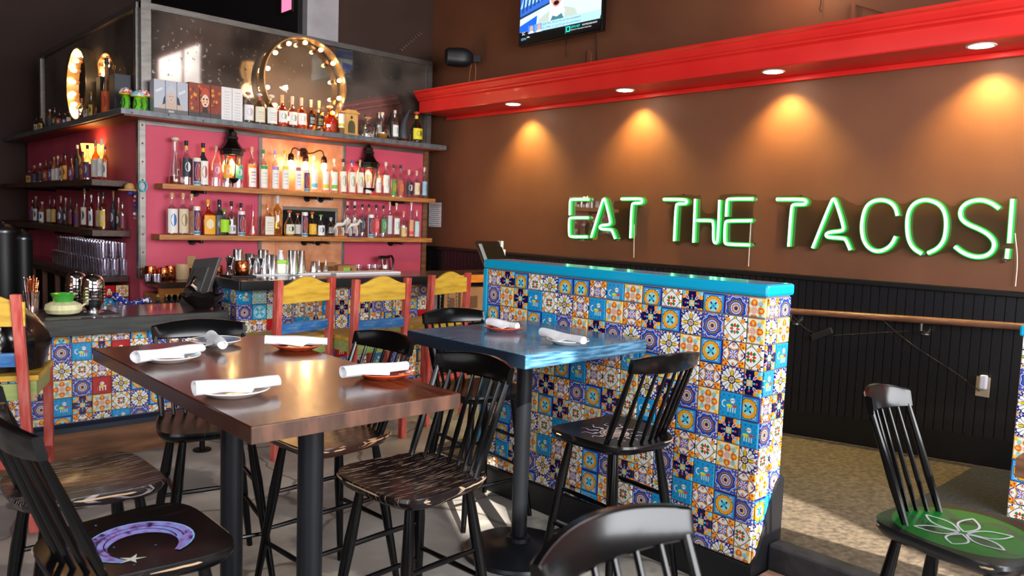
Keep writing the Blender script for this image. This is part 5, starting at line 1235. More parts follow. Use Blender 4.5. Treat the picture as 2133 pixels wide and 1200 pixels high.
side_row([(76,245,9),(86,243,10),(104,228,10),(114,224,10),(124,232,12),(136,236,10),(145,232,10),(170,205,12),(180,196,11),(190,192,10)], 2.25, 'ledge left of the corner post', 1.95, 'bottles on the ledge left of the corner post')
# tall dark bottle and dark gift boxes by the corner
p = at_x(222, 122, 1.97)
bottle('tall dark slender bottle with orange label beside dark gift box', 1.97, p.y, 2.25, p.z-2.25, .085, 'cone', 'brown', '#e0622a', '#1a2030', lz=(.03,.42), emblem='#a83a1e', face=-PI/2+.7)
def gift(label, x0, x1, y0, y1, z, h, m, extra=None, rz=0, grp=None):
    t = thing('gift_box', label, 'box', ((x0+x1)/2, (y0+y1)/2, z), rz, grp)
    w, d = (x1-x0)/2, (y1-y0)/2
    MB().box(-w, w, -d, d, 0, h).build('carton', m, t, bevel=.002)
    if extra: extra(t, w, d, h)
    return t
gift('charcoal gift box on the ledge left of the corner post', 1.93, 2.05, 6.70, 6.84, 2.25, .30, mat('charcoal_card', '#2e3038', .5))
gift('black gift box behind the charcoal box on the ledge', 1.95, 2.06, 7.16, 7.27, 2.25, .33, mat('black_card', '#1c1d22', .5))
def boxes(x0px, x1px, n, ytop, names, m, deco):
    a = at_y(x0px, ytop, 6.40); b = at_y(x1px, ytop, 6.40); w = (b.x - a.x)/n; z1 = (a.z + at_y(x1px, ytop+17*(x1px-x0px)/72, 6.40).z)/2
    for k in range(n):
        t = gift(names[k], a.x + w*k + .0015, a.x + w*(k+1) - .0015, 6.40, 6.50, 2.25, z1-2.25, m, None, 0, 'picture gift boxes on the grey ledge')
        deco(t, k, w, z1-2.25)
def dface(t, poly, m, w, h, lift, name='print'):
    MB().add([(-w/2 + .0015 + q[0]*(w-.003), -.0505 - lift*.0004, q[1]*h) for q in poly], [tuple(range(len(poly)))]).build(name, m, t)
def silver(t, k, w, h):
    dface(t, rect(0,1,0,.14), colm('#6d6a68'), w, h, 1)
    if k == 1:
        dface(t, [(.0,.14),(.0,.40),(.3,.42),(.7,.42),(1,.38),(1,.14)], colm('#cbb3a6'), w, h, 2); dface(t, oval(.5,.50,.32,.16), colm('#d9bba9'), w, h, 3); dface(t, [(.1,.58),(.12,.76),(.3,.80),(.5,.97),(.7,.80),(.88,.76),(.9,.58),(.5,.66)], colm('#c3c6cf'), w, h, 4)
        dface(t, oval(.38,.52,.06,.012,10), colm('#4a4450'), w, h, 5); dface(t, oval(.62,.52,.06,.012,10), colm('#4a4450'), w, h, 5); dface(t, oval(.5,.42,.08,.014,10), colm('#a8685e'), w, h, 5); dface(t, rect(.25,.75,.04,.1), colm('#b9b6b2'), w, h, 5)
    else:
        dface(t, ([(.2,.14),(1,.14),(1,.36),(.6,.22)] if k == 0 else [(0,.14),(.7,.14),(.4,.24),(0,.38)]), colm('#cbb3a6'), w, h, 2); dface(t, ([(.75,.25),(1,.3),(1,.55),(.85,.45)] if k == 0 else [(0,.3),(.3,.28),(.18,.48),(0,.55)]), colm('#3a3c46'), w, h, 3)
        dface(t, [(.2,.6),(.8,.72),(.7,.78),(.1,.66)], colm('#dfe2ea'), w, h, 3)
boxes(320, 392, 3, 160, ['silver picture gift box, left of the three-part portrait', 'silver picture gift box with a crowned face, middle of three', 'silver picture gift box, right of the three-part portrait'], mat('silver_print_card', '#b9bcc6', .4), silver)
def fiery(t, k, w, h):
    dface(t, rect(0,1,0,.15), colm('#4a4444'), w, h, 1)
    rr_ = random.Random(k+11)
    for i in range(16):
        cx_, cy_ = rr_.uniform(.05,.95), rr_.uniform(.2,.92); a = rr_.uniform(0, PI)
        dface(t, [(cx_+.16*math.cos(a+q)*(1 if j % 2 == 0 else .55), cy_+.07*math.sin(a+q)*(1 if j % 2 == 0 else .55)) for j, q in enumerate([2*PI*z_/8 for z_ in range(8)])], colm(['#d8641e','#a83a1e','#e89a2c','#7a2a1a'][i % 4]), w, h, 1+i*.15)
    if k == 1:
        dface(t, oval(.5,.50,.36,.19), colm('#f0cdb4'), w, h, 5); dface(t, [(.1,.64),(.2,.82),(.5,.9),(.8,.82),(.9,.64),(.5,.7)], colm('#c84a2a'), w, h, 6)
        for cx_ in (.34,.66): dface(t, oval(cx_,.55,.1,.025,10), colm('#2a2226'), w, h, 7); dface(t, oval(cx_,.47,.09,.04,10), colm('#f08a4a'), w, h, 6)
        dface(t, oval(.5,.39,.1,.025,10), colm('#8a2a34'), w, h, 7); dface(t, [(.2,.15),(.3,.32),(.7,.32),(.8,.15)], colm('#3a2a26'), w, h, 5)
boxes(393, 461, 3, 167, ['fiery orange picture gift box, left of the trio', 'fiery orange picture gift box with a painted face', 'fiery orange picture gift box, right of the trio'], mat('fiery_print_card', '#8a3a26', .4), fiery)
def whitebox(t, k, w, h):
    for i in range(9): dface(t, rect(.2+.04*(i%3), .8-.05*(i%2), .08+.085*i, .092+.085*i), colm('#b9b4ae'), w, h, 1)
    for cx_ in (.35,.5,.68): dface(t, oval(cx_,.86,.035,.012,8), colm('#7a6a4a' if cx_ == .5 else '#3a3a40'), w, h, 2)
boxes(461, 506, 2, 178, ['white tall gift box left of its twin on the ledge', 'white tall gift box right of its twin, beside the bottles'], mat('white_card', '#ece8e6', .5), whitebox)
# wooden bottle shrine box
a, b = at_y(717, 235, 6.42), at_y(747, 238, 6.42)
sh = thing('wooden_shrine_box', 'yellow wooden box with arched window on the grey ledge', 'box', ((a.x+b.x)/2, 6.46, 2.25))
w = (b.x-a.x)/2; M_PINE = noisy('yellow_pine', '#d09a4e', '#e0b066', 4, .5, stretch=(8,8,1))
MB().box(-w, w, -.05, .05, 0, .015).box(-w*.9, w*.9, -.045, .05, .015, .20).box(-w*1.08, w*1.08, -.055, .055, .20, .215).prism([(-w*.95,.215),(w*.95,.215),(w*.6,.235),(-w*.6,.235)], 'y', -.05, .05).build('case', M_PINE, sh, bevel=.002)
MB().add([(w*.5*q[0], -.0465, .02+.12*q[1]) for q in [(-1,0),(1,0),(1,.6),(.7,.88),(0,1),(-.7,.88),(-1,.6)]], [tuple(range(7))]).build('arched_window', mat('shrine_window', '#5a5238', .2), sh)
MB().add([(.012*math.cos(2*PI*i/10), -.0465, .165+.014*math.sin(2*PI*i/10)) for i in range(10)], [tuple(range(10))]).build('keyhole', mat('shrine_dark', '#2a1a10', .5), sh)
# horns
def horn(label, px, yb, yt, m, bend, w, basem=None):
    c = at_y(px, yb, 6.46); h = at_y(px, yt, 6.46).z - 2.25
    t = thing('drinking_horn', label, 'horn', (c.x, 6.46, 2.25))
    pts = [(0,0,.03)] + [(bend*(k/8)**2.2 - .015*math.sin(PI*k/8), 0, .03 + (h-.03)*(k/8)) for k in range(1, 9)]
    MB().tube(pts, [w*(1-.88*(k/8)**1.1) for k in range(9)], 12).build('horn', m, t, smooth=True)
    if basem: MB().lathe([(w*1.15,0),(w*1.1,.025),(w*.8,.04)], 16).build('base', basem, t, smooth=True)
    return t
horn('black curved horn standing on the ledge', 811, 292, 233, mat('black_horn', '#121214', .3), .02, .024)
horn('grey curved horn bottle on copper base, near ledge right end', 840, 293, 226, mat('grey_horn', '#4a4e54', .3), .075, .046, M_COPPERMUG)
# ================================================================== LAMPS OF THE BAR
def marquee(label, c, r, axis, n, z_rot):
    """a drum of polished metal, open to the front (-y local), bulbs set round the inside"""
    t = thing('marquee_ring', label, 'light', c, z_rot)
    d = .05
    out_, inn = [], []
    seg = 48
    mb = MB(); rings = []
    for (rr_, yy) in ((r, -d), (r, d), (r-.012, d), (r-.012, -d), (r, -d)):
        rings.append([(rr_*math.cos(2*PI*k/seg), yy, rr_*math.sin(2*PI*k/seg)) for k in range(seg)])
    mb.loft(rings, cap=False).build('drum', mat('brass_drum', '#d0a878', .25, metal=.8), t, smooth=True)
    if False: MB().loft([[((r-.012)*math.cos(2*PI*k/seg), d-.004, (r-.012)*math.sin(2*PI*k/seg)) for k in range(seg)], [(.001*math.cos(2*PI*k/seg), d-.004, .001*math.sin(2*PI*k/seg)) for k in range(seg)]], cap=False).build('mirror_disc', M_CLEARMIR, t)
    sock = MB().lathe([(.014,0),(.014,.03),(.012,.034)], 10).mesh('socket', True)
    bulb = MB().lathe([(.010,.03),(.017,.045),(.0185,.06),(.012,.078),(.001,.084)], 10).mesh('bulb', True)
    for k in range(n):
        q = 2*PI*(k+.5)/n; x, z = (r-.045)*math.cos(q), (r-.045)*math.sin(q)
        s = obj('socket', sock, mat('socket_copper', '#9a6a44', .35, metal=.9), t, (x, .045, z), (PI/2, 0, 0))
        obj('bulb', bulb, M_BULB, s)
    return t
a, b, tp = at_y(549, 160, 6.45), at_y(722, 160, 6.45), at_y(640, 77, 6.45)
rr_ = (b.x-a.x)/2; cz = max(2.25 + rr_ + .005, tp.z - rr_)
marquee('large round light-bulb marquee standing on the ledge before the mirror', ((a.x+b.x)/2, 6.497, cz), rr_, 'y', 14, 0)
light('marquee_glow', 'POINT', ((a.x+b.x)/2, 6.28, cz), (0,0,0), 5, (1.0,.62,.28), shadow_soft_size=.02)
p0, p1 = at_x(186, 170, 1.97), at_x(186, 95, 1.97)
rz_ = min(.38, (p1.z - 2.25)/2)
marquee('round light-bulb marquee seen edge-on at the left side of the bar', (1.965, 7.75, 2.255 + rz_), rz_, 'x', 16, -PI/2)
light('marquee_glow', 'POINT', (1.75, 7.75, 2.62), (0,0,0), .8, (1.0,.58,.24), shadow_soft_size=.02)
def lantern(label, px, ytop, ybot):
    tp = at_y(px, ytop, 6.52); h = tp.z - Z1; s = h/.62
    t = thing('wall_lantern', label, 'lamp', (tp.x, 6.50, tp.z), 0, 'black coach lanterns on the crimson wall'); t.scale = (1,1,1)
    P_ = lambda l: [(r_*1.0, z_) for r_, z_ in l]
    MB().lathe(P_([(.001,0),(.012,-.012),(.016,-.03),(.038,-.042),(.040,-.075),(.050,-.08),(.052,-.10),(.046,-.105),(.052,-.125),(.078,-.165),(.10,-.18),(.112,-.187),(.112,-.20),(.095,-.205),(.095,-.235),(.088,-.237)]), 8, cap=False).build('roof', mat('lantern_black', '#15110f', .25, metal=.4), t)
    MB().lathe(P_([(.084,-.237),(.060,-.41),(.058,-.43)]), 6, cap=False).build('glass', clear_glass('lantern_glass', (.95,.85,.7), .1), t)
    for k in range(6):
        q = 2*PI*(k+.5)/6
        MB().tube([(.089*math.cos(q), .089*math.sin(q), -.235), (.062*math.cos(q), .062*math.sin(q), -.43)], .006, 5).build('iron_rib', mat('lantern_black', '#15110f', .25, metal=.4), t)
    MB().lathe(P_([(.07,-.43),(.072,-.44),(.04,-.465),(.012,-.475),(.01,-.50),(.001,-.505)]), 8).build('finial', mat('lantern_black', '#15110f', .25, metal=.4), t)
    MB().lathe([(.001,-.39),(.014,-.38),(.02,-.34),(.016,-.29),(.001,-.265)], 10).build('bulb', emitter('lantern_bulb', (1.0,.66,.30), 14), t, smooth=True)
    MB().tube([(0,.0,-.03),(0,.05,-.02),(0,.09,-.06)], .008, 6).build('wall_arm', M_BLACKMETAL, t)
    light('lantern_glow', 'POINT', (tp.x, 6.47, tp.z-.33), (0,0,0), 3.0, (1.0,.62,.28), shadow_soft_size=.05)
    return t
lantern('black coach lantern with lit bulb on crimson wall, left of the copper panel', 481, 265, 385)
lantern('black coach lantern with lit bulb on crimson wall, right of the copper panel', 767, 299, 395)
# double gooseneck sconce on the copper
sc0 = at_y(634, 318, 6.56)
sn = thing('copper_wall_sconce', 'dark iron gooseneck sconce with bare bulbs on the copper panel', 'lamp', (sc0.x, 6.585, sc0.z))
M_IRONBR = mat('bronze_iron', '#3a231a', .35, metal=.7)
MB().lathe([(.045,0),(.045,.012),(.03,.02)], 8).build('backplate', M_IRONBR, sn, None, (PI/2,0,0))
for sx, arm in ((-1, [(0,-.02,0),(-.005,-.05,-.01),(-.01,-.07,-.02)]), (1, [(0,-.02,-.005),(.06,-.07,-.005),(.11,-.09,.03),(.15,-.09,.025),(.165,-.09,-.02)]), (-2, [(0,-.02,-.005),(-.06,-.07,-.005),(-.11,-.09,.03),(-.15,-.09,.025),(-.165,-.09,-.02)])):
    pts = smooth_path([Vector(q) for q in arm], 2); e = pts[-1]
    MB().tube(pts, .006, 6).build('arm', M_IRONBR, sn, smooth=True)
    MB().lathe([(.008,.0),(.024,-.012),(.026,-.03),(.03,-.035),(.028,-.06),(.034,-.065)], 10, tuple(e)).build('socket', M_IRONBR, sn, smooth=True)
    MB().lathe([(.012,-.065),(.024,-.09),(.026,-.11),(.016,-.135),(.001,-.14)], 10, tuple(e)).build('bulb', M_BULB, sn, smooth=True)
light('sconce_glow', 'POINT', (sc0.x, 6.47, sc0.z-.12), (0,0,0), 6, (1.0,.55,.2), shadow_soft_size=.03)
# amber lamp among the bottles of the side shelf
al = thing('shelf_lamp', 'amber lit lamp behind the bottles on the dark upper side shelf', 'lamp', (2.02, 7.62, Z1+.015))
MB().lathe([(.05,0),(.05,.015),(.012,.03),(.012,.16)], 16).build('base', M_IRONBR, al, smooth=True)
MB().lathe([(.075,.16),(.105,.33)], 16, cap=False).build('shade', emitter('amber_shade', (1.0,.42,.08), 2.2), al, smooth=True)
light('shelf_lamp_glow', 'POINT', (1.98, 7.62, Z1+.30), (0,0,0), 2.2, (1.0,.5,.16), shadow_soft_size=.06)
# green mushroom ornaments
for i, (px, yb, yt) in enumerate(((263,219,179),(287,224,190),(299,225,182))):
    c = at_z(px, yb, 2.25); c = at_y(px, yb, (6.485, 6.39, 6.50)[i]); h = at_y(px, yt, 6.43).z - 2.25
    t = thing('mushroom_ornament', ['green mushroom ornament with spotted cap, leftmost of three on ledge corner', 'green mushroom ornament with pale blue cap, front of three', 'green mushroom ornament with red cap, rightmost of three'][i], 'ornament', (c.x, c.y, 2.25), 0, 'green mushroom ornaments at the ledge corner')
    h = max(.13, min(.2, h))
    MB().lathe([(.035,0),(.033,h*.3),(.025,h*.62),(.018,h*.66)], 14).build('stem', mat('lime_glaze', '#5fb41e', .25, coat=.5), t, smooth=True)
    for q in range(5): MB().tube([(.035*math.cos(q*1.25), .035*math.sin(q*1.25), .01), (.037*math.cos(q*1.25+.4), .037*math.sin(q*1.25+.4), h*.25), (.028*math.cos(q*1.25+.1), .028*math.sin(q*1.25+.1), h*.5)], .004, 5).build('stem_line', mat('dark_green_line', '#1a2a14', .4), t)
    MB().lathe([(.025,h*.62),(.049,h*.66),(.052,h*.7)], 16).build('gills', mat('yellow_glaze', '#f0c818', .3, coat=.4), t, smooth=True)
    MB().lathe([(.052,h*.70),(.051,h*.78),(.038,h*.90),(.015,h*.97),(.001,h*.99)], 16).build('mushroom_cap', noisy('spotted_cap_%d' % i, ['#c8505a','#8ac4e0','#d83a4a'][i], '#f0ece6', 40, .3, detail=1, lo=.5, hi=.55), t, smooth=True)

# ================================================================== BONE TOYS AND HANGING FIGURE
M_BONE = mat('bone_white', '#efe6da', .5)
for i, (px, lab) in enumerate(((708, 'white skeleton horse toy on orange stand, left of two on lower shelf'), (737, 'white skeleton horse toy on blue stand, right of two on lower shelf'))):
    c = at_y(px, 480, 6.43); t = thing('skeleton_horse', lab, 'toy', (c.x, 6.43, Z2), 0, 'skeleton horse toys on the lower shelf')
    MB().box(-.065, .065, -.025, .025, 0, .012).build('stand', colm('#d8622a' if i == 0 else '#2a3f8a'), t, bevel=.003)
    for sx in (-.04, .03):
        for sy in (-.012, .012): MB().tube([(sx, sy, .012), (sx+.006, sy, .05), (sx-.004, sy, .09)], [.005,.006,.008], 6).build('leg', M_BONE, t)
    MB().tube([(-.055,0,.09),(-.03,0,.115),(.01,0,.118),(.04,0,.125),(.055,0,.15)], [.008,.018,.02,.014,.012], 8).build('body', M_BONE, t, smooth=True)
    MB().tube([(.05,0,.15),(.06,0,.162),(.085,0,.145)], [.012,.015,.008], 8).build('skull', M_BONE, t, smooth=True)
    MB().tube([(-.055,0,.09),(-.07,0,.06)], [.006,.003], 6).build('tail', M_BONE, t)
c = at_x(262, 395, 2.05)
fg = thing('hanging_doll', 'small sombrero figurine with blue beads hanging beside the corner post', 'figurine', (2.045, 6.72, c.z))
MB().lathe([(.085,-.012),(.09,0),(.045,-.008),(.04,.03),(.02,.05),(.001,.052)], 18).build('sombrero', mat('straw', '#c79a5a', .7), fg, smooth=True)
MB().lathe([(.047,-.004),(.043,.006)], 16, cap=False).build('hat_band', colm('#a83a5a'), fg)
MB().lathe([(.001,-.05),(.022,-.04),(.026,-.02),(.015,-.004)], 12).build('head', colm('#3a3a8a'), fg, smooth=True)
for k in range(7):
    MB().lathe([(.001,-.016),(.016,-.006),(.016,.006),(.001,.016)], 10, (.03+.006*math.sin(k*2), -.03, -.02-.035*k)).build('bead', colm(['#2c4aa8','#dfe6f0','#c2566a','#2c4aa8'][k % 4]), fg, smooth=True)
br_ = thing('bead_bracelet', 'turquoise bead loop hung on the steel corner post', 'bracelet', (XB+.02, YW-.02, at_y(297, 388, YW).z))
MB().tube([(.028*math.cos(q), -.004, .04*math.sin(q)) for q in [2*PI*k/12 for k in range(13)]], .007, 6).build('loop', mat('turquoise_beads', '#3fb4c8', .4), br_, smooth=True)

# ================================================================== GLASSES, MUGS AND TINS
def tumbler_me(h, r): return cached(('tum', h, r), lambda: MB().lathe([(r*.8,0),(r*.86,.004),(r,h),(r*.94,h),(r*.78,.012),(.001,.012)], 12, cap=False).mesh('tumbler', True))
gi = 0; COLN = ['front','second','third','fourth','fifth','sixth','seventh','eighth','ninth','tenth','eleventh','twelfth','thirteenth','fourteenth']
rows_g = [(1.885, 'outer'), (1.96, 'middle'), (2.03, 'inner')]
for lay in (0, 1):
    for ri, (gx, rn) in enumerate(rows_g):
        for k in range(20 if lay == 0 else 17):
            y_ = 6.91 + k*.085 + (.0 if lay == 0 else .04) + .004*math.sin(k*3+ri)
            o = obj('tumbler', tumbler_me(.135, .032), M_TUMBLER, None, (gx+.022+.003*math.sin(k*5.1), y_, .930 + lay*.137))
            tag(o, 'upturned clear tumbler, %s in the %s %s row on the side counter' % (ORD[k].replace('first','front'), 'upper' if lay else 'lower', rn), 'glass', 'clear tumblers stacked on the side counter')
def mug(name, label, x, y, z, h, r, m, barrel=.12, handle=-1, grp=None, cat='mug'):
    t = thing(name, label, cat, (x, y, z), 0, grp)
    MB().lathe([(r*.82,0),(r*.9,.004),(r*(1+barrel*.5),h*.4),(r*(1+barrel*.2),h*.75),(r*.92,h),(r*.86,h),(r*.9,h*.6),(r*.8,.01),(.001,.01)], 18, cap=False).build('body', m, t, smooth=True)
    if handle: MB().tube([(handle*r*.95,0,h*.82),(handle*r*1.5,0,h*.78),(handle*r*1.62,0,h*.5),(handle*r*1.4,0,h*.24),(handle*r*.95,0,h*.2)], .006, 6).build('handle', m, t, smooth=True)
    return t
ZC = .93
def on_back(px, Y=6.42): return at_y(px, 570, Y).x
mug('copper_mug', 'copper mug with handle turned left beside the corner post', on_back(316), 6.45, ZC, .11, .045, M_COPPERMUG, 0, -1, 'copper mugs on the back counter')
mug('copper_mug', 'hammered barrel-shaped copper mug left of the beige pitcher', on_back(341), 6.42, ZC, .10, .042, M_COPPERMUG, .25, 0, 'copper mugs on the back counter')
mug('copper_mug', 'tall copper mug just left of the beige pitcher', on_back(358), 6.46, ZC, .11, .040, M_COPPERMUG, .05, 0, 'copper mugs on the back counter')
mug('pitcher', 'beige ribbed pitcher upside down on the back counter', on_back(380), 6.42, ZC, .125, .055, mat('beige_ceramic', '#d9b88c', .4), -.15, 1, None, 'pitcher')
mug('copper_mug', 'copper mug half hidden behind the till screen', on_back(408), 6.47, ZC, .10, .042, M_COPPERMUG, .1, 0, 'copper mugs on the back counter')
mug('copper_mug', 'copper mug right of the till screen', on_back(455), 6.45, ZC, .11, .045, M_COPPERMUG, .15, 0, 'copper mugs on the back counter')
for k, px in enumerate((308, 323, 331)):
    o = obj('shot_glass', cached(('shot',), lambda: MB().lathe([(.018,0),(.024,.055),(.022,.055),(.016,.008),(.001,.008)], 10, cap=False).mesh('shot_glass', True)), M_TUMBLER, None, (on_back(px, 6.34), 6.34, ZC))
    tag(o, 'small clear shot glass by the copper mugs, %s from left' % ORD[k], 'glass', 'shot glasses by the copper mugs')
# tins on the raised bar (back edge rail mat)
ZT = 1.05
barmat = MB().box(2.20, 2.38, 5.12, 5.32, 1.05, 1.062).build('bar_mat', M_RUBBER, bevel=.003); tag(barmat, 'black rubber bar mat at the raised bar\'s left end', 'mat')
bm2 = MB().box(2.40, 3.02, 5.22, 5.335, 1.05, 1.06).build('bar_mat', mat('white_bar_towel', '#eceaf0', .7), bevel=.003); tag(bm2, 'white bar towel under the steel shaker tins', 'towel')
bm3 = MB().box(3.03, 3.62, 5.16, 5.335, 1.05, 1.064).build('cutting_board', mat('white_board', '#e6e6ea', .4), bevel=.003); tag(bm3, 'white cutting board lying on the raised bar top', 'board')
def tin(label, px, yt, w, Y=5.26, m=None, kind='tin', zb=1.06):
    c = at_y(px, yt, Y); h = c.z - zb; r = w/2
    t = thing('shaker_tin' if kind == 'tin' else 'jigger', label, 'shaker' if kind == 'tin' else 'jigger', (c.x, Y, zb), 0, 'steel bar tins on the raised bar' if kind == 'tin' else 'steel jiggers on the raised bar')
    m = m or M_TIN
    if kind == 'tin':
        MB().lathe([(r,0),(r*1.02,.004),(r*.98,.01),(r*.80,h*.97),(r*.74,h),(.001,h)], 20).build('cup', m, t, smooth=True)
        MB().lathe([(r*1.03,.0),(r*1.04,.005),(r*1.0,.012)], 20, cap=False).build('rim', M_CHROME, t, smooth=True)
    else:
        MB().lathe([(r*.9,0),(r*.35,h*.45),(.004,h*.5)], 16).build('lower_cup', m, t, smooth=True); MB().lathe([(.004,h*.5),(r*.35,h*.55),(r,h),(r*.9,h),(.01,h*.6)], 16, cap=False).build('upper_cup', m, t, smooth=True)
    return t
for px, yt, w, Y, lab in ((482,532,.07,5.30,'short steel tin at the left end of the raised bar'), (496,519,.085,5.27,'steel tin with copper mug in front, left of raised bar'), (502,530,.075,5.31,'steel tin half hidden behind the tall left tin'),
                          (520,528,.085,5.32,'steel tin left of the jiggers on raised bar'), (548,520,.095,5.30,'tall steel tin in the middle of the left cluster'), (566,530,.095,5.26,'wide steel tin right of the jiggers'), (534,531,.07,5.33,'narrow steel tin behind the left jigger'),
                          (610,521,.09,5.22,'tall steel tin, left of stacked pair by lime juicer'), (625,522,.09,5.30,'tall steel tin, right of stacked pair by lime juicer'), (653,544,.055,5.30,'small steel cup right of the tall tin pair')):
    tin(lab, px, yt, w, Y)
for px, yt, w, lab in ((478,536,.062,'steel jigger at the left end of the raised bar'), (526,537,.05,'steel jigger left of its neighbour before the tins'), (543,538,.05,'steel jigger right of its neighbour before the tins')):
    tin(lab, px, yt, w, 5.23, kind='jigger')
mug('copper_mug', 'hammered round copper mug before the steel tins on raised bar', at_y(504,565,5.17).x, 5.17, 1.062, .10, .048, M_COPPERMUG, .3, 0)
# lime juicer, bottles, cartons, kettle on the back counter
jc = thing('citrus_container', 'clear tub with green lid and white pump between the tins', 'container', (at_y(583,560,5.3).x, 5.29, 1.06))
MB().box(-.055,.055,-.045,.045,0,.075).build('tub', mat('milky_tub', '#eeeadc', .4), jc, bevel=.008); MB().box(-.06,.06,-.05,.05,.075,.10).build('lid', mat('lime_plastic', '#9fd84a', .4), jc, bevel=.006)
MB().lathe([(.026,.10),(.018,.13),(.01,.155),(.016,.158),(.014,.17)], 12).build('pump', mat('white_plastic', '#e3e3ee', .4), jc, smooth=True)
for px, hh, lab in ((664,.17,'small clear cruet bottle, left of two beside the cardboard tray'), (678,.17,'small clear cruet bottle, right of two beside the cardboard tray')):
    bottle(lab, on_back(px), 6.42, ZC, hh, .06, 'cone', 'clear', None, None, fill=(.35, '#dfe6ea'), name='cruet')
carton(on_back(719), 6.46, ZC, .20, .16, .10, 'flat brown carton with green sticker on the back counter')
st = MB().box(-.035,.035,-.002,.0,0,.06).build('sticker', colm('#8ed83a'), None, (on_back(717), 6.377, ZC+.02)); tag(st, 'lime green sticker on the front of the flat carton', 'sticker')
carton(on_back(692), 6.5, ZC, .14, .1, .12, 'small brown carton behind the cruet bottles')
tray = MB().box(on_back(742), on_back(792), 6.36, 6.50, ZC, ZC+.03).build('wooden_tray', M_SHELF, bevel=.003); tag(tray, 'low wooden tray holding small amber glasses on the back counter', 'tray')
for k, px in enumerate((748, 770, 782)):
    t = thing('amber_glass', 'small glass with amber drink on wooden tray, %s from left' % ORD[k], 'glass', (on_back(px), 6.42, ZC+.03), 0, 'small amber drinks on the wooden tray')
    obj('tumbler', cached(('shot2',), lambda: MB().lathe([(.024,0),(.030,.07),(.028,.07),(.022,.008),(.001,.008)], 12, cap=False).mesh('tumbler', True)), M_TUMBLER, t)
    obj('drink', cached(('drk',), lambda: MB().lathe([(.022,.004),(.0255,.035)], 12).mesh('drink', True)), mat('amber_drink', '#c2701e', .2), t)
kt = thing('electric_kettle', 'clear electric kettle with black handle and lid on back counter', 'kettle', (on_back(800), 6.42, ZC))
MB().lathe([(.075,0),(.078,.012),(.075,.02)], 20).build('base', mat('kettle_black', '#101013', .3), kt, smooth=True)
MB().lathe([(.072,.02),(.074,.03),(.064,.10),(.052,.165),(.050,.17)], 20, cap=False).build('jug', clear_glass('kettle_glass', (.85,.72,.74), .18), kt, smooth=True)
MB().lathe([(.053,.165),(.055,.175),(.045,.188),(.001,.19)], 20).build('lid', mat('kettle_black', '#101013', .3), kt, smooth=True)
MB().tube([(.04,0,.182),(.085,0,.185),(.105,0,.15),(.105,0,.07),(.082,0,.035)], [.012,.012,.012,.011,.009], 8).build('handle', mat('kettle_black', '#101013', .3), kt, smooth=True)
MB().tube([(-.05,0,.165),(-.068,0,.18)], [.016,.008], 8).build('spout', mat('kettle_black', '#101013', .3), kt)
ol = MB().box(-.035,.035,-.006,0,-.06,.06).build('outlet_plate', mat('tan_outlet', '#b08a5a', .5), None, (at_y(398,548,YW).x, YW-.001, at_y(398,548,YW).z), bevel=.003); tag(ol, 'tan outlet plate on the crimson wall behind the till screen', 'outlet')

# ================================================================== LOW BAR: TILL, BOWL, JARS
ZL = .860
ts = thing('till_screen', 'grey tilted till monitor on chrome arm at the bar\'s left end', 'monitor', (0,0,0))
pa, pb, pc_, pd_ = at_y(372,634,5.42), at_y(405,540,5.47), at_y(457,535,5.26), at_y(420,622,5.20)
pa, pb, pc_, pd_ = [Vector(q) for q in (pa, pb, pc_, pd_)]
nrm = ((pb-pa).cross(pd_-pa)).normalized()
if nrm.y > 0: nrm = -nrm
def slabq(q, t0, t1): return MB().loft([[tuple(p_ - nrm*t0) for p_ in q], [tuple(p_ - nrm*t1) for p_ in q]])
pd_ = pa + (pc_ - pb)
slabq([pa,pb,pc_,pd_], 0, .025).build('housing', mat('till_grey', '#5b5856', .4, metal=.3), ts, bevel=.004)
cen = (pa+pb+pc_+pd_)/4
q2 = [cen + (p_-cen)*.55 for p_ in (pa,pb,pc_,pd_)]
slabq(q2, -.016, .0).build('rear_cover', mat('till_dark', '#454341', .45), ts, bevel=.004)
base_p = Vector((cen.x+.06, cen.y-.02, ZL))
MB().tube([cen + nrm*.02, cen + nrm*.08 - Vector((0,0,.06)), base_p + Vector((0,0,.03))], [.03,.026,.03], 12).build('arm', M_CHROME, ts, smooth=True)
MB().lathe([(.09,0),(.09,.015),(.05,.025)], 20, tuple(base_p)).build('foot', M_CHROME, ts, smooth=True)
bp_ = at_z(430, 646, ZL)
bo = thing('metal_bowl', 'dark scalloped metal bowl on the low bar beside the till', 'bowl', (bp_.x, 5.02, ZL))
mb = MB(); rings = []
for (r_, z_) in ((.04,0),(.055,.004),(.10,.045),(.135,.095),(.129,.095),(.095,.05),(.05,.012),(.001,.010)):
    rings.append([(r_*(1+.05*math.cos(8*q)*(r_/.135))*math.cos(q), r_*(1+.05*math.cos(8*q)*(r_/.135))*math.sin(q), z_ + .008*math.cos(8*q)*(r_/.135)**2) for q in [2*PI*k/48 for k in range(48)]])
mb.loft(rings, cap=False).build('shell', noisy('dark_pewter', '#3c3836', '#5a5450', 8, .25, metal=.9), bo, smooth=True)
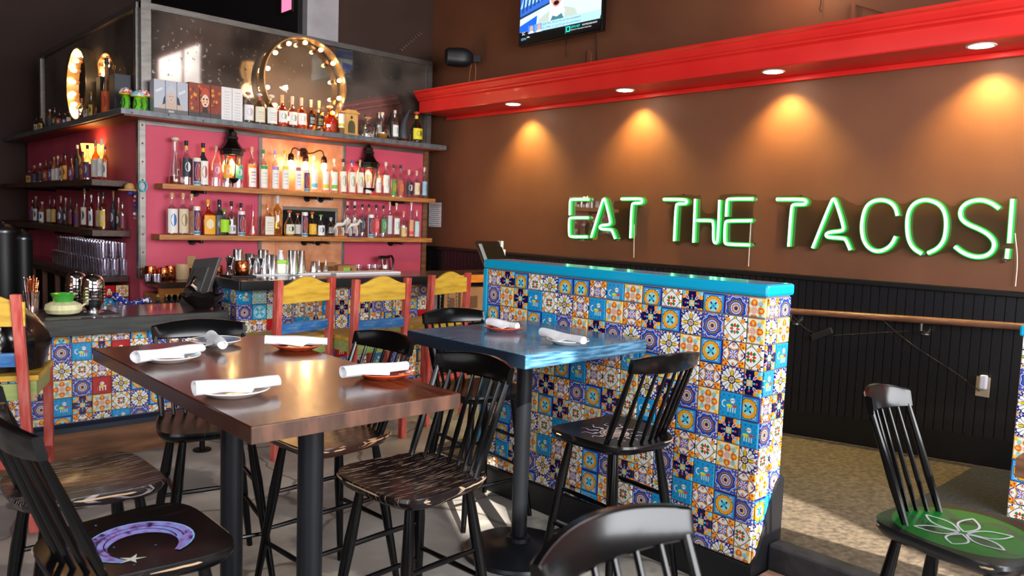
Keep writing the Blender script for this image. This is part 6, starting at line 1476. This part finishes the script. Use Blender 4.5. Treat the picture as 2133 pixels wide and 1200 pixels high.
def jar(label, px, Y, h, r):
    c = at_y(px, 640, Y); t = thing('chrome_dispenser', label, 'dispenser', (c.x, Y, ZL), 0, 'chrome barrel dispensers on the low bar')
    MB().lathe([(r*.9,0),(r*.92,.008),(r*.55,.02),(r*.62,.035),(r*.95,h*.30),(r,h*.5),(r*.98,h*.7),(r*.9,h*.78)], 24).build('body', M_CHROME, t, smooth=True)
    for z_ in (.34,.42,.5,.58,.66): MB().lathe([(r*1.0,h*z_-.004),(r*1.03,h*z_),(r*1.0,h*z_+.004)], 24, cap=False).build('rib', M_CHROME, t, smooth=True)
    MB().lathe([(r*.92,h*.78),(r*.9,h*.86),(r*.7,h*.95),(r*.3,h*.995),(.001,h)], 24).build('dome_lid', M_CHROME, t, smooth=True)
    MB().tube([(-r*.8,-r*.3,h*.25),(-r*1.15,-r*.6,h*.2),(-r*1.2,-r*.65,h*.1)], .007, 6).build('spout', mat('cream_plastic', '#d8d2a8', .4), t)
    return t
jar('chrome barrel dispenser, nearer one with cream spout', 194, 5.08, .235, .066)
jar('chrome barrel dispenser, half hidden behind the nearer one', 160, 5.25, .24, .062)
vs_ = thing('painted_pot', 'yellow and green squat pot with flared rim on low bar', 'pot', (at_y(132,640,5.05).x, 5.05, ZL+.004))
MB().lathe([(.05,0),(.085,.012),(.098,.035),(.092,.062),(.06,.078)], 28).build('ribbed_body', noisy('cream_ribbed_glaze', '#d8d09a', '#ece6b8', 30, .5, stretch=(1,1,.1), bump=.5), vs_, smooth=True)
MB().lathe([(.052,.078),(.055,.10),(.068,.125),(.062,.125),(.048,.1)], 28, cap=False).build('collar', noisy('green_yellow_glaze', '#3f9a3a', '#e2d23c', 9, .25, coat=.5, lo=.5, hi=.54), vs_, smooth=True)
tray2 = MB().box(at_y(88,650,5.0).x, at_y(245,650,5.0).x, 4.93, 5.2, ZL, ZL+.004).build('rubber_mat', M_RUBBER); tag(tray2, 'black rubber mat under the yellow pot and chrome dispensers', 'mat')
cupx = at_y(65, 640, 5.12).x
cp = thing('straw_cup', 'clear cup packed with copper and steel straws on low bar', 'cup', (cupx, 5.12, ZL))
MB().lathe([(.036,0),(.044,.14),(.041,.14),(.034,.006),(.001,.006)], 16, cap=False).build('cup', M_TUMBLER, cp, smooth=True)
rnd = random.Random(3)
for k in range(16):
    q = rnd.uniform(0, 2*PI); rr_ = rnd.uniform(.005,.028); le = rnd.uniform(.19,.235)
    MB().tube([(rr_*.6*math.cos(q), rr_*.6*math.sin(q), .01), (rr_*1.6*math.cos(q), rr_*1.6*math.sin(q), le)], .0042, 6).build('straw', M_COPPERMUG if k % 3 else M_CHROME, cp)
# folded blue bandana on a red tray, bottles under the counter, black urns at the far left
rtx = at_y(262, 640, 5.75).x
rt_ = MB().box(rtx-.17, rtx+.17, 5.60, 5.83, .68, .815).build('red_tray', mat('red_tray_plastic', '#8a1f22', .4), bevel=.003); tag(rt_, 'dark red tray behind the low bar under a blue bandana', 'tray')
bd = MB(); rings = []
for i in range(15):
    t_ = i/14; x_ = rtx - .10 + .26*t_; zc_ = .835 + .02*math.sin(t_*9) + (.05*(1-t_*3) if t_ < .33 else 0); rr_ = .032*(1+.3*math.sin(t_*13)) * (1 if 0 < i < 14 else .3)
    rings.append([(x_, 5.72 + rr_*1.1*math.cos(q), max(.817, zc_ + rr_*.8*math.sin(q)*(1+.2*math.sin(3*q+t_*8)))) for q in [2*PI*k/12 for k in range(12)]])
tag(bd.loft(rings).build('bandana', noisy('blue_bandana_print', '#1b2f8a', '#e6e8f0', 45, .8, lo=.58, hi=.62, detail=1), smooth=True), 'crumpled blue and white bandana on the dark red tray', 'cloth')
for k, (px, c_) in enumerate(((347,'#c9b23a'),(358,'#b0362c'),(371,'#c9c2b4'),(329,'#8d8f92'))):
    x_ = at_y(px, 632, 5.9).x
    bottle('small capped bottle in the under-counter rail behind the low bar, %s listed colour %s' % (ORD[k], ['yellow','red','cream','grey'][k]) if False else ['yellow-capped small bottle behind the low bar beside the bowl','red-capped small bottle behind the low bar beside the bowl','cream-capped small bottle behind the low bar beside the bowl','grey-capped small bottle behind the low bar beside red tray'][k], x_, 5.9, .70, .17, .05, 'tall', 'dark', None, c_, name='speed_rail_bottle')
stn = MB().box(1.30, 2.09, 5.58, 5.98, 0, .679).build('bar_station', mat('dull_bar_steel', '#3c3c3e', .4, metal=.7), bevel=.004); tag(stn, 'steel under-bar station behind the low bar', 'station')
rail = MB().box(1.56, 2.085, 5.84, 5.96, .68, .70).build('speed_rail', M_BLACKMETAL); tag(rail, 'black speed rail behind the low bar holding small bottles', 'rail')
for px, yt, yb, w, lab in ((6, 462, 570, .085, 'tall black coffee urn at the far left picture edge'), (46, 478, 570, .075, 'black metal urn with domed lid left of the tumblers')):
    c = at_y(px, yt, 7.2 if px < 20 else 7.6); 
    t = thing('beverage_urn', lab, 'urn', (c.x, c.y, .0)); zb = .75
    MB().box(-.09,.09,-.09,.09,0,zb).build('stand', mat('urn_stand_black', '#0b0b0c', .5), t, bevel=.01)
    MB().lathe([(w,zb),(w*1.02,zb+.02),(w,zb+.05),(w,c.z-.08),(w*.9,c.z-.05),(w*.5,c.z-.015),(w*.2,c.z-.01),(w*.2,c.z),(.001,c.z)], 24).build('body', mat('urn_black', '#0a0a0b', .5), t, smooth=True)
    MB().lathe([(w*1.02,c.z-.085),(w*1.03,c.z-.075),(w*1.0,c.z-.065)], 24, cap=False).build('band', mat('urn_band', '#5a5a5e', .3, metal=.9), t, smooth=True)
# bar-floor stool foot-rail post seen under the walnut table
fp = at_z(421, 938, 0); 
t = thing('foot_rail_post', 'short black flanged pipe post standing before the low bar', 'post', (fp.x, fp.y, 0))
MB().tube([(0,0,0),(0,0,.30)], .017, 10).build('pipe', M_BLACKMETAL, t, smooth=True); MB().lathe([(.055,0),(.055,.008),(.02,.012)], 18).build('flange', M_BLACKMETAL, t, smooth=True)
tag(duct, 'grey metal ventilation duct rising above the bar', 'duct')
